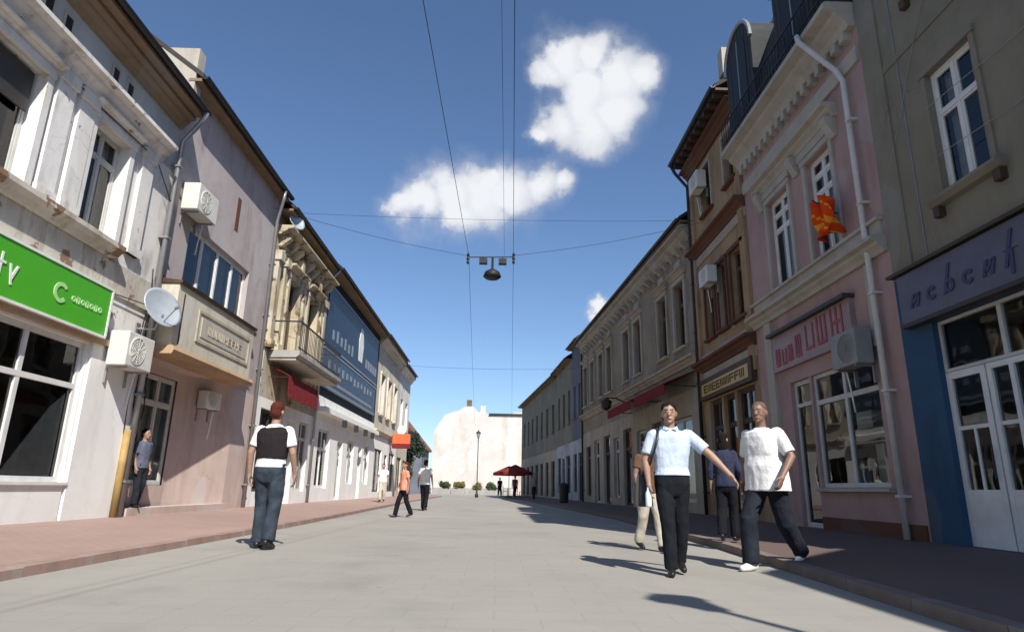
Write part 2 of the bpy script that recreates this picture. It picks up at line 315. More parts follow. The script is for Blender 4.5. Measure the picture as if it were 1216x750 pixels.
# ------------------------------------------------------------------ facade kit: d runs along the street, n out of the wall, z up
class Fac:
    def __init__(s, name, x, d0, d1, side, label, cat='building', ang=0., y0=None):
        """side -1: the left row (wall faces +X), side 1: the right row; ang turns the far end towards -X"""
        s.d0, s.d1, s.side = d0, d1, side; s.ref = (d0+d1)/2; s.sx = -side
        a = R(ang); yb = 0. if y0 is None else y0
        dirv = Vector((-math.sin(a), math.cos(a), 0)); p = Vector((x, yb, 0)) + dirv*s.ref
        s.root = empty(name, p, (R(90) if side < 0 else R(-90)) + a); tag(s.root, label, cat)
        s.rz = s.root.rotation_euler.z; s.dirv = dirv; s.org = Vector((x, yb, 0)); s.out = Vector((math.cos(a), math.sin(a), 0))*(-side)
    def P(s, d, n, z): return (s.sx*(d-s.ref), -n, z)
    def world(s, d, n, z): return s.org + s.dirv*d + s.out*n + Vector((0,0,z))
    def mbox(s, mb, d0, d1, n0, n1, z0, z1, m=0): mb.box(s.sx*(d0-s.ref), s.sx*(d1-s.ref), -n0, -n1, z0, z1, m); return mb
    def box(s, name, mat, d0, d1, n0, n1, z0, z1, parent=None):
        return s.mbox(MB(), d0, d1, n0, n1, z0, z1).build(name, mat, parent or s.root)
    def boxes(s, name, mat, lst, parent=None):
        mb = MB()
        for b in lst: s.mbox(mb, *b)
        return mb.build(name, mat, parent or s.root)
    def profile(s, name, mat, d0, d1, prof, parent=None):
        """moulding: (n, z) outline swept along the wall"""
        a = [s.P(d0, n, z) for n, z in prof]; off = Vector(s.P(d1, 0, 0)) - Vector(s.P(d0, 0, 0))
        return MB().prism(a, off).build(name, mat, parent or s.root)
    def cornice(s, name, mat, d0, d1, z, h, p, parent=None):
        return s.profile(name, mat, d0, d1, [(-.02,z),(p*.25,z),(p*.35,z+h*.25),(p*.6,z+h*.45),(p*.65,z+h*.62),(p,z+h*.72),(p,z+h*.94),(p*.9,z+h),(-.02,z+h)], parent)
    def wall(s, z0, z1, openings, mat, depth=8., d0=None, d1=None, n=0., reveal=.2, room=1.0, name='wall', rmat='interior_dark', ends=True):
        d0 = s.d0+.004 if d0 is None else d0; d1 = s.d1-.004 if d1 is None else d1
        us = sorted({d0, d1} | {q for o in openings for q in o[:2]}); zs = sorted({z0, z1} | {q for o in openings for q in o[2:4]})
        mb = MB()
        for i in range(len(us)-1):
            for j in range(len(zs)-1):
                cu, cz = (us[i]+us[i+1])/2, (zs[j]+zs[j+1])/2
                if any(o[0] < cu < o[1] and o[2] < cz < o[3] for o in openings): continue
                mb.poly([s.P(us[i],n,zs[j]), s.P(us[i+1],n,zs[j]), s.P(us[i+1],n,zs[j+1]), s.P(us[i],n,zs[j+1])])
        for o in openings:
            a, b, c, e = o[:4]; rm = o[4] if len(o) > 4 else room
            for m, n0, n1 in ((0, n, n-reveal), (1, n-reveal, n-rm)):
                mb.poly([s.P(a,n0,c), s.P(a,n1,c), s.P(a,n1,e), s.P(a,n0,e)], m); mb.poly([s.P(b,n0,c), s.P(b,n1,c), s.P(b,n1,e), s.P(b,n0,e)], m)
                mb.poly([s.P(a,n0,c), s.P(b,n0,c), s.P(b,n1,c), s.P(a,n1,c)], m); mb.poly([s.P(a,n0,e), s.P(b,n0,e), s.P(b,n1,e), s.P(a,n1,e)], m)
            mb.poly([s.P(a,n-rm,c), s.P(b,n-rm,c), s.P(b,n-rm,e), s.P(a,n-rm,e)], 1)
        if ends:
            for d in (d0, d1): mb.poly([s.P(d,n,z0), s.P(d,n-depth,z0), s.P(d,n-depth,z1), s.P(d,n,z1)])
            mb.poly([s.P(d0,n-depth,z0), s.P(d1,n-depth,z0), s.P(d1,n-depth,z1), s.P(d0,n-depth,z1)])
        return mb.build(name, [mat, rmat], s.root, recalc=False)
    def roof(s, z, depth=8., over=.35, rise=2.6, mat='roof_tile', soffit='brown_soffit', th=.12, gutter='dark_metal', d0=None, d1=None, gr=.07):
        d0 = s.d0+.01 if d0 is None else d0; d1 = s.d1-.01 if d1 is None else d1; off = Vector(s.P(d1,0,0))-Vector(s.P(d0,0,0)); mid = -depth/2
        k = rise/(depth/2)
        r = MB().prism([s.P(d0,over,z+.06), s.P(d0,mid,z+.06+rise+k*over), s.P(d0,-depth-over,z+.06), s.P(d0,-depth-over,z+.06+th), s.P(d0,mid,z+.06+rise+k*over+th), s.P(d0,over,z+.06+th)], off).build('roof', mat, s.root)
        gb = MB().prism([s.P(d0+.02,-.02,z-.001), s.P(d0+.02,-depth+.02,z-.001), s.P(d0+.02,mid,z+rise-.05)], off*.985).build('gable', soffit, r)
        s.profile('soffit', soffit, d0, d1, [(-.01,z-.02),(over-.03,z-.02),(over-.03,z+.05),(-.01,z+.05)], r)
        if gutter:
            mb = MB(); c = over+.05
            mb.prism([s.P(d0-.02, c+gr*math.cos(q), z+.10+gr*math.sin(q)) for q in [math.pi+math.pi*i/8 for i in range(9)]] + [s.P(d0-.02,c+gr*.8,z+.10), s.P(d0-.02,c,z+.10-gr*.8), s.P(d0-.02,c-gr*.8,z+.10)], off*1.004)
            mb.build('gutter', gutter, r)
        return r
    def window(s, d0, d1, z0, z1, cols=2, transom=None, mat='white_frame', set_=.14, fw=.06, sill=None, glassm='window_glass', curtain=None, name='window', bars=(), glaze=True, mw=None, sash=True):
        """frame with mullions and a transom, each pane and the sill a piece of its own"""
        mw = mw or fw*.85; n0, n1 = -set_-.06, -set_; mb = MB(); g = .004
        s.mbox(mb, d0+g, d0+fw, n0, n1, z0+g, z1-g); s.mbox(mb, d1-fw, d1-g, n0, n1, z0+g, z1-g)
        s.mbox(mb, d0+fw, d1-fw, n0, n1, z0+g, z0+fw); s.mbox(mb, d0+fw, d1-fw, n0, n1, z1-fw, z1-g)
        xs = [d0+fw] + [d0+(d1-d0)*i/cols for i in range(1, cols)] + [d1-fw]
        tr = [transom] if isinstance(transom, (int,float)) else list(transom or [])
        zr = [z0+fw] + tr + [z1-fw]
        for x in xs[1:-1]: s.mbox(mb, x-mw/2, x+mw/2, n0+.003, n1+.004, z0+fw, z1-fw)
        for z in tr: s.mbox(mb, d0+fw, d1-fw, n0+.006, n1+.008, z-mw/2, z+mw/2)
        w = mb.build(name, mat, s.root)
        if glaze:
            for i in range(len(xs)-1):
                for j in range(len(zr)-1):
                    a, b, c, e = xs[i]+(mw/2 if i else 0), xs[i+1]-(mw/2 if i < len(xs)-2 else 0), zr[j]+(mw/2 if j else 0), zr[j+1]-(mw/2 if j < len(zr)-2 else 0)
                    if sash:
                        sw = min(.035, (b-a)*.15); q = MB()
                        s.mbox(q, a, a+sw, n0+.012, n1-.008, c, e); s.mbox(q, b-sw, b, n0+.012, n1-.008, c, e); s.mbox(q, a+sw, b-sw, n0+.012, n1-.008, c, c+sw); s.mbox(q, a+sw, b-sw, n0+.012, n1-.008, e-sw, e)
                        q.build('sash', mat, w)
                    tl = random.uniform(-.004,.004)
                    MB().poly([s.P(a,n0+.03+tl,c), s.P(b,n0+.03-tl,c), s.P(b,n0+.03-tl,e), s.P(a,n0+.03+tl,e)][::s.sx]).build('pane', glassm, w, recalc=False)
        if curtain:
            for (a, b, dz) in curtain:
                q = MB(); m = 14; pts = []
                for i in range(m+1):
                    pts.append((d0+fw+(d1-d0-2*fw)*(a+(b-a)*i/m), -set_-.16-.025*math.sin(i*2.2)))
                for i in range(m): q.poly([s.P(pts[i][0],pts[i][1],z0+fw+dz), s.P(pts[i+1][0],pts[i+1][1],z0+fw+dz), s.P(pts[i+1][0],pts[i+1][1],z1-.03), s.P(pts[i][0],pts[i][1],z1-.03)])
                q.build('curtain', 'curtain', w, recalc=False)
        if sill:
            p, h, sm = sill; s.profile('sill', sm, d0-.08, d1+.08, [(-.1,z0-h),(p-.02,z0-h),(p,z0-h+.02),(p,z0-.02),(-.1,z0+.003)], w)
        return w
    def surround(s, d0, d1, z0, z1, w, p, mat, parent=None, head=True, name='window_surround'):
        l = [(d0-w,d0-.003,-.01,p,z0,z1),(d1+.003,d1+w,-.01,p,z0,z1)]
        if head: l.append((d0-w-.02,d1+w+.02,-.01,p+.02,z1,z1+w))
        return s.boxes(name, mat, l, parent)
    def pipe(s, pts, r=.05, mat='grey_metal', name='downpipe', brackets=True):
        o = MB().tube([s.P(*p) for p in pts], r, 10).build(name, mat, s.root, smooth=True)
        if brackets:
            zs = [p[2] for p in pts]; d, n = pts[-1][0], pts[-1][1]; z = min(zs)+.6
            while z < max(zs)-1.:
                s.box('bracket', mat, d-r-.015, d+r+.015, -.01, n+r+.012, z, z+.04, o); z += 1.6
        return o
    def lettering(s, d0, d1, z0, z1, n, mat, count, parent, seed=1, name='letter', sw=.16):
        """raised letter shapes, one mesh each; the photograph shows the strokes, not the words"""
        rnd = random.Random(seed); w = (d1-d0)/count
        for i in range(count):
            i = i if s.side < 0 else count-1-i; a = d0+w*i+w*.1; b = a+w*.8; mir = (lambda q: q) if s.side < 0 else (lambda q, a=a, b=b: a+b-q); mb = MB(); t = min(w*.24, (z1-z0)*sw*1.2); k = rnd.randrange(5); h = .012
            st = [(a,a+t,z0,z1)]
            if k in (0,2,4): st.append((b-t,b,z0,z1))
            if k in (0,): st.append((a+t,b-t,(z0+z1)/2-t/2,(z0+z1)/2+t/2))
            if k in (1,3): st += [(a+t,b,z1-t,z1),(a+t,b-t*.5,(z0+z1)/2-t/2,(z0+z1)/2+t/2)]
            if k in (2,3): st.append((a+t,b-t if k == 2 else b,z0,z0+t))
            if k == 4: st.append(((a+b)/2-t*.4,(a+b)/2+t*.4,z0,z1))
            for q in st: s.mbox(mb, mir(q[0]), mir(q[1]), n-.004, n+h, q[2], q[3])
            mb.build(name, mat, parent)

def aircon(fac, d, n, z, label, w=.82, h=.56, dep=.3, group='air conditioner units on the facades', ret=False, cm='ac_white'):
    """outdoor unit: casing, fan grille, fan, brackets"""
    p = fac.world(d, n, z); o = empty('air_conditioner', p, fac.rz); tag(o, label, 'air conditioner', group)
    mb = MB(); mb.box(-w/2,w/2,-dep-.04,-.04,0,h); c = mb.build('casing', cm, o)
    md = c.modifiers.new('edge', 'BEVEL'); md.width = .02; md.segments = 2
    cx = -w*.12*fac.sx; g = MB(); r = h*.42
    g.lathe((cx,-dep-.041,h/2), [(r,0),(r,.006),(r*.93,.012),(r*.93,.002)], 20, (0,-1,0)); g.build('fan_ring', cm, o)
    MB().lathe((cx,-dep-.038,h/2), [(r*.92,-.004),(r*.92,.003)], 20, (0,-1,0)).build('fan_opening', 'ac_grille', o)
    g = MB()
    for k in range(5): rr = r*(.18+.18*k); g.tube([(cx+rr*math.cos(q), -dep-.052, h/2+rr*math.sin(q)) for q in [2*math.pi*i/18 for i in range(19)]], .004, 4)
    for k in range(6): q = math.pi*k/6; g.tube([(cx-r*.95*math.cos(q),-dep-.056,h/2-r*.95*math.sin(q)),(cx+r*.95*math.cos(q),-dep-.056,h/2+r*.95*math.sin(q))], .004, 4)
    g.build('fan_grille', cm, o)
    for x in (-w*.36, w*.36): MB().box(x-.015,x+.015,-dep-.02,.03,-.035,-.001).box(x-.015,x+.015,-.03,.03,-.3,-.035).build('bracket', 'grey_metal', o)
    MB().tube([(w*.42*fac.sx,-.12,h*.2),(w*.54*fac.sx,-.08,h*.05),(w*.55*fac.sx,-.03,-.35),(w*.55*fac.sx,.0,-.7)], .016, 6).build('hose', 'sign_white', o, smooth=True)
    return o

# ------------------------------------------------------------------ the ground, the street, the pavements
def sheet(name, pts, mat, kind='structure', sub=0):
    o = MB().poly(pts).build(name, mat, None, recalc=False); o['kind'] = kind; return o
sheet('ground', [(-700,-300,-.03),(700,-300,-.03),(700,1100,-.03),(-700,1100,-.03)], 'earth')
sheet('street', [(-16,-30,0),(16,-30,0),(16,150,0),(-16,150,0)], 'street_slabs')
def pave(name, kerb, face, zk, zf, mat):
    mb = MB()
    for i in range(len(kerb)-1):
        a, b, c, d = kerb[i], kerb[i+1], face[i+1], face[i]
        mb.poly([(a[0],a[1],zk),(b[0],b[1],zk),(c[0],c[1],zf),(d[0],d[1],zf)]); mb.poly([(a[0],a[1],zk),(b[0],b[1],zk),(b[0],b[1],-.02),(a[0],a[1],-.02)])
    o = mb.build(name, mat, None); o['kind'] = 'structure'; return o
def kerbs(parent, line, step, inward, mat, h, zr=.0):
    """kerb stones one by one along a line"""
    proto = None; out = []
    for (a, b) in zip(line[:-1], line[1:]):
        a, b = Vector(a+(0,)), Vector(b+(0,)); L = (b-a).length; n = max(1, round(L/step)); rz = math.atan2(b.y-a.y, b.x-a.x)
        for k in range(n):
            if proto is None:
                w = .16
                me = MB().box(-step/2+.006, step/2-.006, 0, w*inward, -.05, h).mesh('kerb_stone', mat)
                proto = me
            o = link_mesh('kerb_stone', proto, parent); o.location = a+(b-a)*((k+.5)/n) + Vector((0,0,random.uniform(-.006,.004))); o.rotation_euler = (random.uniform(-.01,.01),0,rz+random.uniform(-.004,.004)); o.scale = (L/n/step,1,1)
KL = [(-4.1,-20),(-4.1,14),(-4.6,32),(-5.0,62)]
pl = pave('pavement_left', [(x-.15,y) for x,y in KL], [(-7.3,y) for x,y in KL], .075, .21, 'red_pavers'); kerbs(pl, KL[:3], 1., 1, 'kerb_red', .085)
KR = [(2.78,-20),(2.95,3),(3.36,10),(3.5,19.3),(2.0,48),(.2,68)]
pr = pave('pavement_right', [(x+.15,y) for x,y in KR], [(6.6,-20),(6.6,3),(6.6,10),(6.6,19.3),(4.8,48),(3.0,68)], .095, .21, 'shaded_red_pavers'); kerbs(pr, KR[:5], 1., -1, 'kerb_grey', .105)

# ------------------------------------------------------------------ LEFT ROW (wall plane X = -7)
XL, XR = -7.0, 6.2
# --- first house: white peeling plaster
A = Fac('town_house', XL, 2.2, 12.3, -1, 'two storey house of peeling white plaster above the green shop sign')
ops1 = [(7.25,8.5,4.95,6.75),(9.75,10.75,4.95,6.8),(4.6,5.8,4.95,6.75)]
A.wall(3.12, 7.12, ops1, 'white_plaster'); A.wall(.0, 3.12, [(4.0,10.7,.78,3.06,3.0)], 'white_shop', name='shopfront_wall', rmat='interior_mid')
A.wall(7.12, 8.45, [], 'grey_frieze', name='frieze')
A.roof(8.45, over=.5, rise=2.8, mat='roof_dark')
A.cornice('cornice', 'white_plaster', 2.2, 11.75, 7.08, .34, .34)
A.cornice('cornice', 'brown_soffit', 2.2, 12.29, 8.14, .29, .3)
A.boxes('peeling_band', 'white_peeling', [(2.3,12.25,-.01,.035,4.06,4.62)])
sb = A.profile('sill_course', 'white_peeling', 2.3, 10.85, [(-.02,4.62),(.1,4.64),(.16,4.72),(.24,4.78),(.24,4.86),(-.02,4.9)])
for d in (6.45, 8.72, 9.25, 11.15): A.boxes('pilaster', 'white_plaster', [(d,d+.38,-.01,.07,4.9,6.95),(d-.03,d+.41,-.01,.11,6.86,7.06),(d-.03,d+.41,-.01,.10,4.9,5.06)])
for (a,b,c,e) in ops1:
    w = A.window(a,b,c,e, 2, e-.5, 'dull_white_frame', .16, sill=(.12,.06,'cream_panel'), curtain=[(.52,.98,.02)] if b > 10 else [(0,.3,.1)])
    A.surround(a,b,c,e,.13,.06,'white_plaster', w); A.cornice('hood', 'white_plaster', a-.2, b+.2, e+.14, .14, .2, w)
bl = A.box('roller_blind', 'dark_frame', 7.33, 8.42, -.12, -.09, 6.05, 6.69)
for d in (9.9, 10.35, 8.15, 8.6, 6.4, 6.85): A.boxes('vent', 'black', [(d,d+.17,-.01,.014,7.70,7.94)]) ; 
for d in (9.9, 10.35, 8.15, 8.6, 6.4, 6.85): A.boxes('vent_frame', 'cream_trim', [(d-.04,d,-.01,.03,7.66,7.98),(d+.17,d+.21,-.01,.03,7.66,7.98),(d,d+.17,-.01,.03,7.94,7.98),(d,d+.17,-.01,.03,7.66,7.70)])
A.window(4.0,10.7,.78,3.06, 5, 2.32, 'white_frame', .06, .09, glassm='shop_glass', name='shop_window', mw=.085, sash=False)
A.boxes('stall_riser', 'white_shop', [(4.0,10.7,-.02,.03,.16,.74)]); A.boxes('shop_sill', 'white_frame', [(3.95,10.75,-.03,.07,.742,.79)])
A.boxes('pier', 'white_shop', [(10.76,12.27,-.01,.05,.16,3.1)])
A.boxes('fascia_moulding', 'tan_soffit', [(2.4,11.2,-.01,.12,3.1,3.2)])
A.boxes('shop_display', 'curtain', [(7.2,8.7,-.7,-.66,.85,1.7)]); MB().prism([A.P(9.5,-.15,.87),A.P(10.6,-.15,.87),A.P(10.6,-.15,2.2),A.P(10.3,-.15,1.95)],(0,.02,0)).build('drape','banner_blue_white',A.root); A.boxes('shop_counter', 'goods_white', [(6.5,8.6,-2.2,-1.7,.8,1.5)]); A.boxes('shop_shelf', 'goods_warm', [(8.8,10.4,-2.9,-2.6,1.6,1.7),(8.8,10.4,-2.9,-2.6,2.2,2.28)])
A.boxes('shop_floor', 'concrete', [(4.0,10.7,-2.95,-.21,.70,.775)])
A.pipe([(12.2,.56,8.5),(12.22,.48,8.3),(12.24,.13,7.8),(12.24,.13,.2)], .055, 'grey_metal')
A.pipe([(12.12,.1,1.75),(12.12,.1,.15)], .065, 'rust_yellow', 'pipe_casing', False)
g = empty('shop_sign', A.world(9.5,0,3.62), A.rz); tag(g, 'long bright green shop sign with white lettering on white plaster house', 'sign')
MB().box(-3.9,1.3,-.17,.01,-.40,.41).build('sign_box', 'sign_green', g)
MB().box(-3.95,1.33,-.185,.0,.41,.45).box(-3.95,1.33,-.185,.0,-.44,-.40).box(1.3,1.34,-.187,.0,-.4,.41).build('frame', 'sign_white', g)
def ring(mb, x, y, z, r0, r1, n=20, a0=0, a1=2*math.pi, m=0):
    for k in range(n):
        p, q = a0+(a1-a0)*k/n, a0+(a1-a0)*(k+1)/n
        mb.hexa([(x+r0*math.cos(p),y,z+r0*math.sin(p)),(x+r1*math.cos(p),y,z+r1*math.sin(p)),(x+r1*math.cos(q),y,z+r1*math.sin(q)),(x+r0*math.cos(q),y,z+r0*math.sin(q)),
                 (x+r0*math.cos(p),y-.014,z+r0*math.sin(p)),(x+r1*math.cos(p),y-.014,z+r1*math.sin(p)),(x+r1*math.cos(q),y-.014,z+r1*math.sin(q)),(x+r0*math.cos(q),y-.014,z+r0*math.sin(q))], m)
e_ = MB(); ring(e_, .05,-.168,.0,.10,.16,20,R(40),R(320)); e_.build('emblem', 'sign_pale_green', g)
for i in range(7):
    x = .32+.115*i; h = .16 if i in (0,4) else .10; q = MB()
    if i % 2: q.box(x,x+.028,-.18,-.165,-.06,h-.06).box(x+.055,x+.083,-.18,-.165,-.06,.04).box(x,x+.083,-.181,-.164,.02,.045)
    else: ring(q, x+.042,-.168,-.01,.022,.048,12)
    q.build('letter', 'sign_pale_green', g)
for i, x in enumerate((-1.46,-1.26,-1.04)):
    q = MB()
    if i == 0: ring(q, x+.08,-.168,.0,.05,.085,16,R(20),R(200)); q.box(x-.005,x+.03,-.181,-.164,-.13,.08)
    if i == 1: q.box(x+.05,x+.085,-.181,-.164,-.13,.2).box(x,x+.15,-.183,-.166,.05,.085)
    if i == 2: q.prism([(x,-.166,.09),(x+.035,-.166,.09),(x+.105,-.166,-.2),(x+.07,-.166,-.2)],(0,-.015,0)).prism([(x+.14,-.166,.09),(x+.175,-.166,.09),(x+.09,-.166,-.12),(x+.07,-.166,-.06)],(0,-.017,0))
    q.build('letter', 'sign_white', g)
aircon(A, 11.5, .06, 2.78, 'air conditioner on white pier beside the green sign', .86, .62, .34)
# satellite dish on an arm at the corner
o = empty('satellite_dish', A.world(12.0,.0,3.6), A.rz); tag(o, 'grey satellite dish on an arm between white and lilac houses', 'satellite dish')
MB().tube([(0,.03,.05),(0,-.35,.05),(0,-.45,.35)], .025, 8).box(-.07,.07,-.03,.03,-.06,.16).build('arm', 'grey_metal', o)
ax = Vector((-.35,-.85,.32)).normalized(); c0 = Vector((0,-.45,.5)); pr_ = []
for i in range(9): r = .42*i/8; pr_.append((r, -.10+.5*r*r))
for i in range(8,-1,-1): r = .42*i/8; pr_.append((r, -.112+.5*r*r))
MB().lathe(c0, pr_, 28, ax).build('dish', 'dish_grey', o, smooth=True)
MB().tube([c0-ax*.02-Vector((0,0,.36)), c0+ax*.35-Vector((0,0,.18))], .012, 6).lathe(c0+ax*.33-Vector((0,0,.17)), [(.03,0),(.035,.05),(.02,.09)], 10, ax).build('feed_arm', 'grey_metal', o)
# cables sagging at the corner
for i, (dx, s_) in enumerate([(-.1,.06),(.05,.12),(.16,.09),(.26,.15)]):
    mb = MB(); mb.tube([A.P(12.2+dx+.05*math.sin(k*1.7+i), .04+s_*(.3+.3*math.sin(k*.9+i)), 4.9-k*.45) for k in range(10)], .012, 5)
    mb.build('cable', 'black', A.root, smooth=True)

for pts,mt in (([(3.,.06,4.02),(7.,.06,3.98),(11.,.06,4.05),(12.2,.1,4.15)],'black'),([(8.6,.09,7.02),(9.7,.09,6.95),(11.5,.1,6.98),(12.2,.12,6.4)],'black')): MB().tube([A.P(*p) for p in pts],.01,5).build('cable',mt,A.root)
# --- second house: lilac render, projecting cream box, recessed shop
B = Fac('town_house', XL, 12.3, 18.45, -1, 'lilac rendered house with projecting cream panelled box over a recessed shop')
B.wall(3.25, 9.38, [(13.35,16.8,4.95,6.45)], 'lilac_plaster')
B.roof(9.38, over=.30, rise=3.0, mat='roof_dark', gutter='dark_metal', gr=.08)
B.box('party_wall', 'cream_trim', 12.32, 12.62, -4.0, .12, 8.7, 10.2)
w = B.window(13.35,16.8,4.95,6.45, 4, None, 'white_frame', .1, .08, curtain=[(.27,.49,.0),(.52,.74,0),(.77,.99,0)])
B.profile('sill', 'timber_dark', 13.1, 17.3, [(-.02,4.76),(.22,4.76),(.22,4.86),(-.02,4.948)], w)
B.boxes('patch', 'red_brown_trim', [(15.5,15.7,-.01,.012,7.2,8.1)])
B.boxes('box_panel', 'cream_panel', [(12.36,16.4,-.02,.50,3.42,4.7)])
B.profile('box_coping', 'timber_dark', 12.33, 16.45, [(-.02,4.70),(.55,4.70),(.57,4.76),(-.02,4.82)])
B.profile('box_base', 'tan_soffit', 12.31, 16.5, [(-.02,3.25),(.57,3.25),(.61,3.33),(.57,3.42),(-.02,3.42)])
B.boxes('panel_frame', 'tan_trim', [(13.3,16.2,.495,.525,4.36,4.42),(13.3,16.2,.495,.525,3.72,3.78),(13.3,13.36,.495,.525,3.78,4.36),(16.14,16.2,.495,.525,3.78,4.36)])
pan = B.box('name_panel', 'cream_trim', 13.5, 16.0, .49, .515, 3.86, 4.28); B.lettering(13.8,15.7,3.97,4.16,.515,'tan_trim',9,pan,5)
B.boxes('panel_groove', 'timber_dark', [(12.6,12.65,.495,.506,3.5,4.55)])
# recess
q = MB(); nb = -.4
q.poly([B.P(12.304,0,0),B.P(12.304,nb,0),B.P(12.304,nb,3.25),B.P(12.304,0,3.25)])
q.poly([B.P(14.75,nb,0),B.P(17.0,0,0),B.P(17.0,0,3.25),B.P(14.75,nb,3.25)])
q.poly([B.P(17.0,0,0),B.P(18.446,0,0),B.P(18.446,0,3.25),B.P(17.0,0,3.25)])
q.poly([B.P(12.304,0,3.249),B.P(17.0,0,3.249),B.P(14.75,nb,3.249),B.P(12.304,nb,3.249)])
for a,b_,c,e in [(12.304,12.6,0,3.25),(12.6,14.65,0,.75),(12.6,14.65,3.05,3.25),(14.65,14.75,0,3.25)]: q.poly([B.P(a,nb,c),B.P(b_,nb,c),B.P(b_,nb,e),B.P(a,nb,e)])
q.poly([B.P(18.446,0,0),B.P(18.446,-8,0),B.P(18.446,-8,3.25),B.P(18.446,0,3.25)])
q.build('shop_recess', 'pink_shop_wall', B.root, recalc=False)
B.wall(0, 3.25, [], 'interior_mid', name='shop_back_wall', n=-2.4, d0=12.32, d1=17.0, ends=False)
class _S:                                           # shop window set back in the recess
    pass
def set_back(fac, n):
    f = _S(); f.__class__ = Fac; f.__dict__.update(fac.__dict__); f.P = lambda d, m, z: (fac.sx*(d-fac.ref), -(m+n), z)
    f.mbox = lambda mb, d0, d1, n0, n1, z0, z1, m=0: (mb.box(fac.sx*(d0-fac.ref), fac.sx*(d1-fac.ref), -(n0+n), -(n1+n), z0, z1, m), mb)[1]
    return f
B2 = set_back(B, nb)
B2.window(12.6,14.65,.75,3.05, 3, 2.45, 'dull_white_frame', .04, .07, glassm='shop_glass', name='shop_window', curtain=[(.35,.97,0)])
B.boxes('step', 'pink_shop_wall', [(12.5,17.0,-.3,.12,.15,.33)])
B.pipe([(17.75,.36,9.4),(17.85,.3,9.1),(18.1,.1,8.6),(18.2,.09,.18)], .055, 'grey_metal')
B.pipe([(18.34,.06,4.6),(18.34,.06,.2)], .035, 'white_pipe', 'conduit', False)
aircon(B, 13.2, .0, 6.5, 'air conditioner high on the lilac wall above the white window', .95, .62, .36)
# small unit on the splayed wall
class _T: pass
ft = _T(); ft.sx = 1; aa = math.atan2(.4, 2.25); ft.rz = B.rz - aa; ft.world = lambda d, n, z: B.world(15.7, -.23, z)
aircon(ft, 0, 0, 2.55, 'small air conditioner under the cream box beside the pink shop wall', .6, .42, .24)
B.boxes('cable_bundle', 'black', [(12.44,12.5,-.2,-.14,.3,3.2)])

# --- third house: ornate cream with iron balcony and red awning
C = Fac('town_house', XL, 18.45, 24.35, -1, 'ornate weathered cream house with iron balcony above a red awning')
opc = [(19.9,21.0,4.75,7.35),(22.1,23.2,4.75,7.35)]
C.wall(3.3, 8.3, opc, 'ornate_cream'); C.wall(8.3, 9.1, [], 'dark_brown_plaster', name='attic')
C.wall(0, 3.3, [(18.9,20.9,.6,3.0),(21.4,22.3,.22,2.9),(22.7,23.9,.6,3.0)], 'white_shop', name='shopfront_wall')
C.roof(9.1, over=.45, rise=2.8, mat='roof_dark')
for a,b_,c,e in opc:
    w = C.window(a,b_,c,e,2,6.6,'brown_frame',.16, curtain=[(0,1,.0)]); C.surround(a,b_,c,e,.16,.10,'ornate_cream',w)
    C.cornice('hood','ornate_cream',a-.3,b_+.3,e+.18,.22,.32,w)
    m_ = (a+b_)/2; C.boxes('keystone','ornate_cream',[(m_-.12,m_+.12,.0,.3,e+.4,e+.75)],w)
for d in (18.6,19.25,21.35,23.6,24.0): C.boxes('pilaster','ornate_cream',[(d,d+.24,-.01,.12,4.75,7.5),(d-.05,d+.29,-.01,.2,7.5,7.8),(d-.04,d+.28,-.01,.18,4.75,5.0)])
for i in range(9):
    d = 18.7+i*.64; C.profile('modillion','ornate_cream',d,d+.2,[(-.01,8.0),(.1,8.0),(.36,8.22),(.36,8.32),(-.01,8.32)])
C.cornice('cornice','ornate_cream',18.46,24.34,8.3,.3,.5)
for i, (d, z) in enumerate([(19.1,7.9),(20.45,7.95),(21.55,7.8),(22.65,7.95),(23.9,7.8)]):
    mb = MB()
    for k in range(6): mb.lathe(C.P(d+.16*math.cos(k*1.05), .1, z+.16*math.sin(k*1.05)), [(.09,-.1),(.08,.0),(.04,.06)], 8, (0,-1,0))
    mb.build('ornament','ornate_cream',C.root,smooth=True)
sl = C.profile('balcony','concrete',18.9,24.1,[(-.02,4.5),(.85,4.52),(.95,4.6),(.95,4.72),(-.02,4.74)])
C.boxes('balcony_soffit','cream_panel',[(18.95,24.05,.0,.84,4.44,4.499)],sl)
mb = MB(); C.mbox(mb,18.95,24.05,.86,.9,5.62,5.66); C.mbox(mb,18.95,24.05,.865,.895,4.82,4.85)
for d in (18.95,24.01): C.mbox(mb,d,d+.04,.0,.86,5.62,5.66)
mb.build('handrail','dark_metal',sl)
bal = MB()
for k in range(9): t = k/8; bal.tube
for k in range(32):
    d = 19.02+k*.16; C.boxes('baluster','dark_metal',[(d,d+.018,.872,.888,4.73,5.625)],sl)
for d0_,d1_ in ((19.2,22.4),):
    C.profile('awning_fabric','awning_red',d0_,d1_,[(.0,4.32),(.62,4.02),(.66,3.35),(.645,3.35),(.605,4.0),(.0,4.30)])
for d in (19.2,22.4): C.boxes('awning_arm','dark_metal',[(d-.01,d+.015,.0,.62,3.95,3.97)])
C.window(18.9,20.9,.6,3.0,2,2.4,'dark_frame',.1,glassm='shop_glass',name='shop_window',curtain=[(0,.4,0)]); C.window(22.7,23.9,.6,3.0,2,2.4,'dull_white_frame',.1,glassm='shop_glass',name='shop_window')
C.window(21.4,22.3,.22,2.9,1,2.3,'white_frame',.12,.1,glassm='shop_glass',name='door')
C.pipe([(24.2,.5,9.1),(24.22,.1,8.6),(24.22,.09,.2)],.05,'grey_metal')
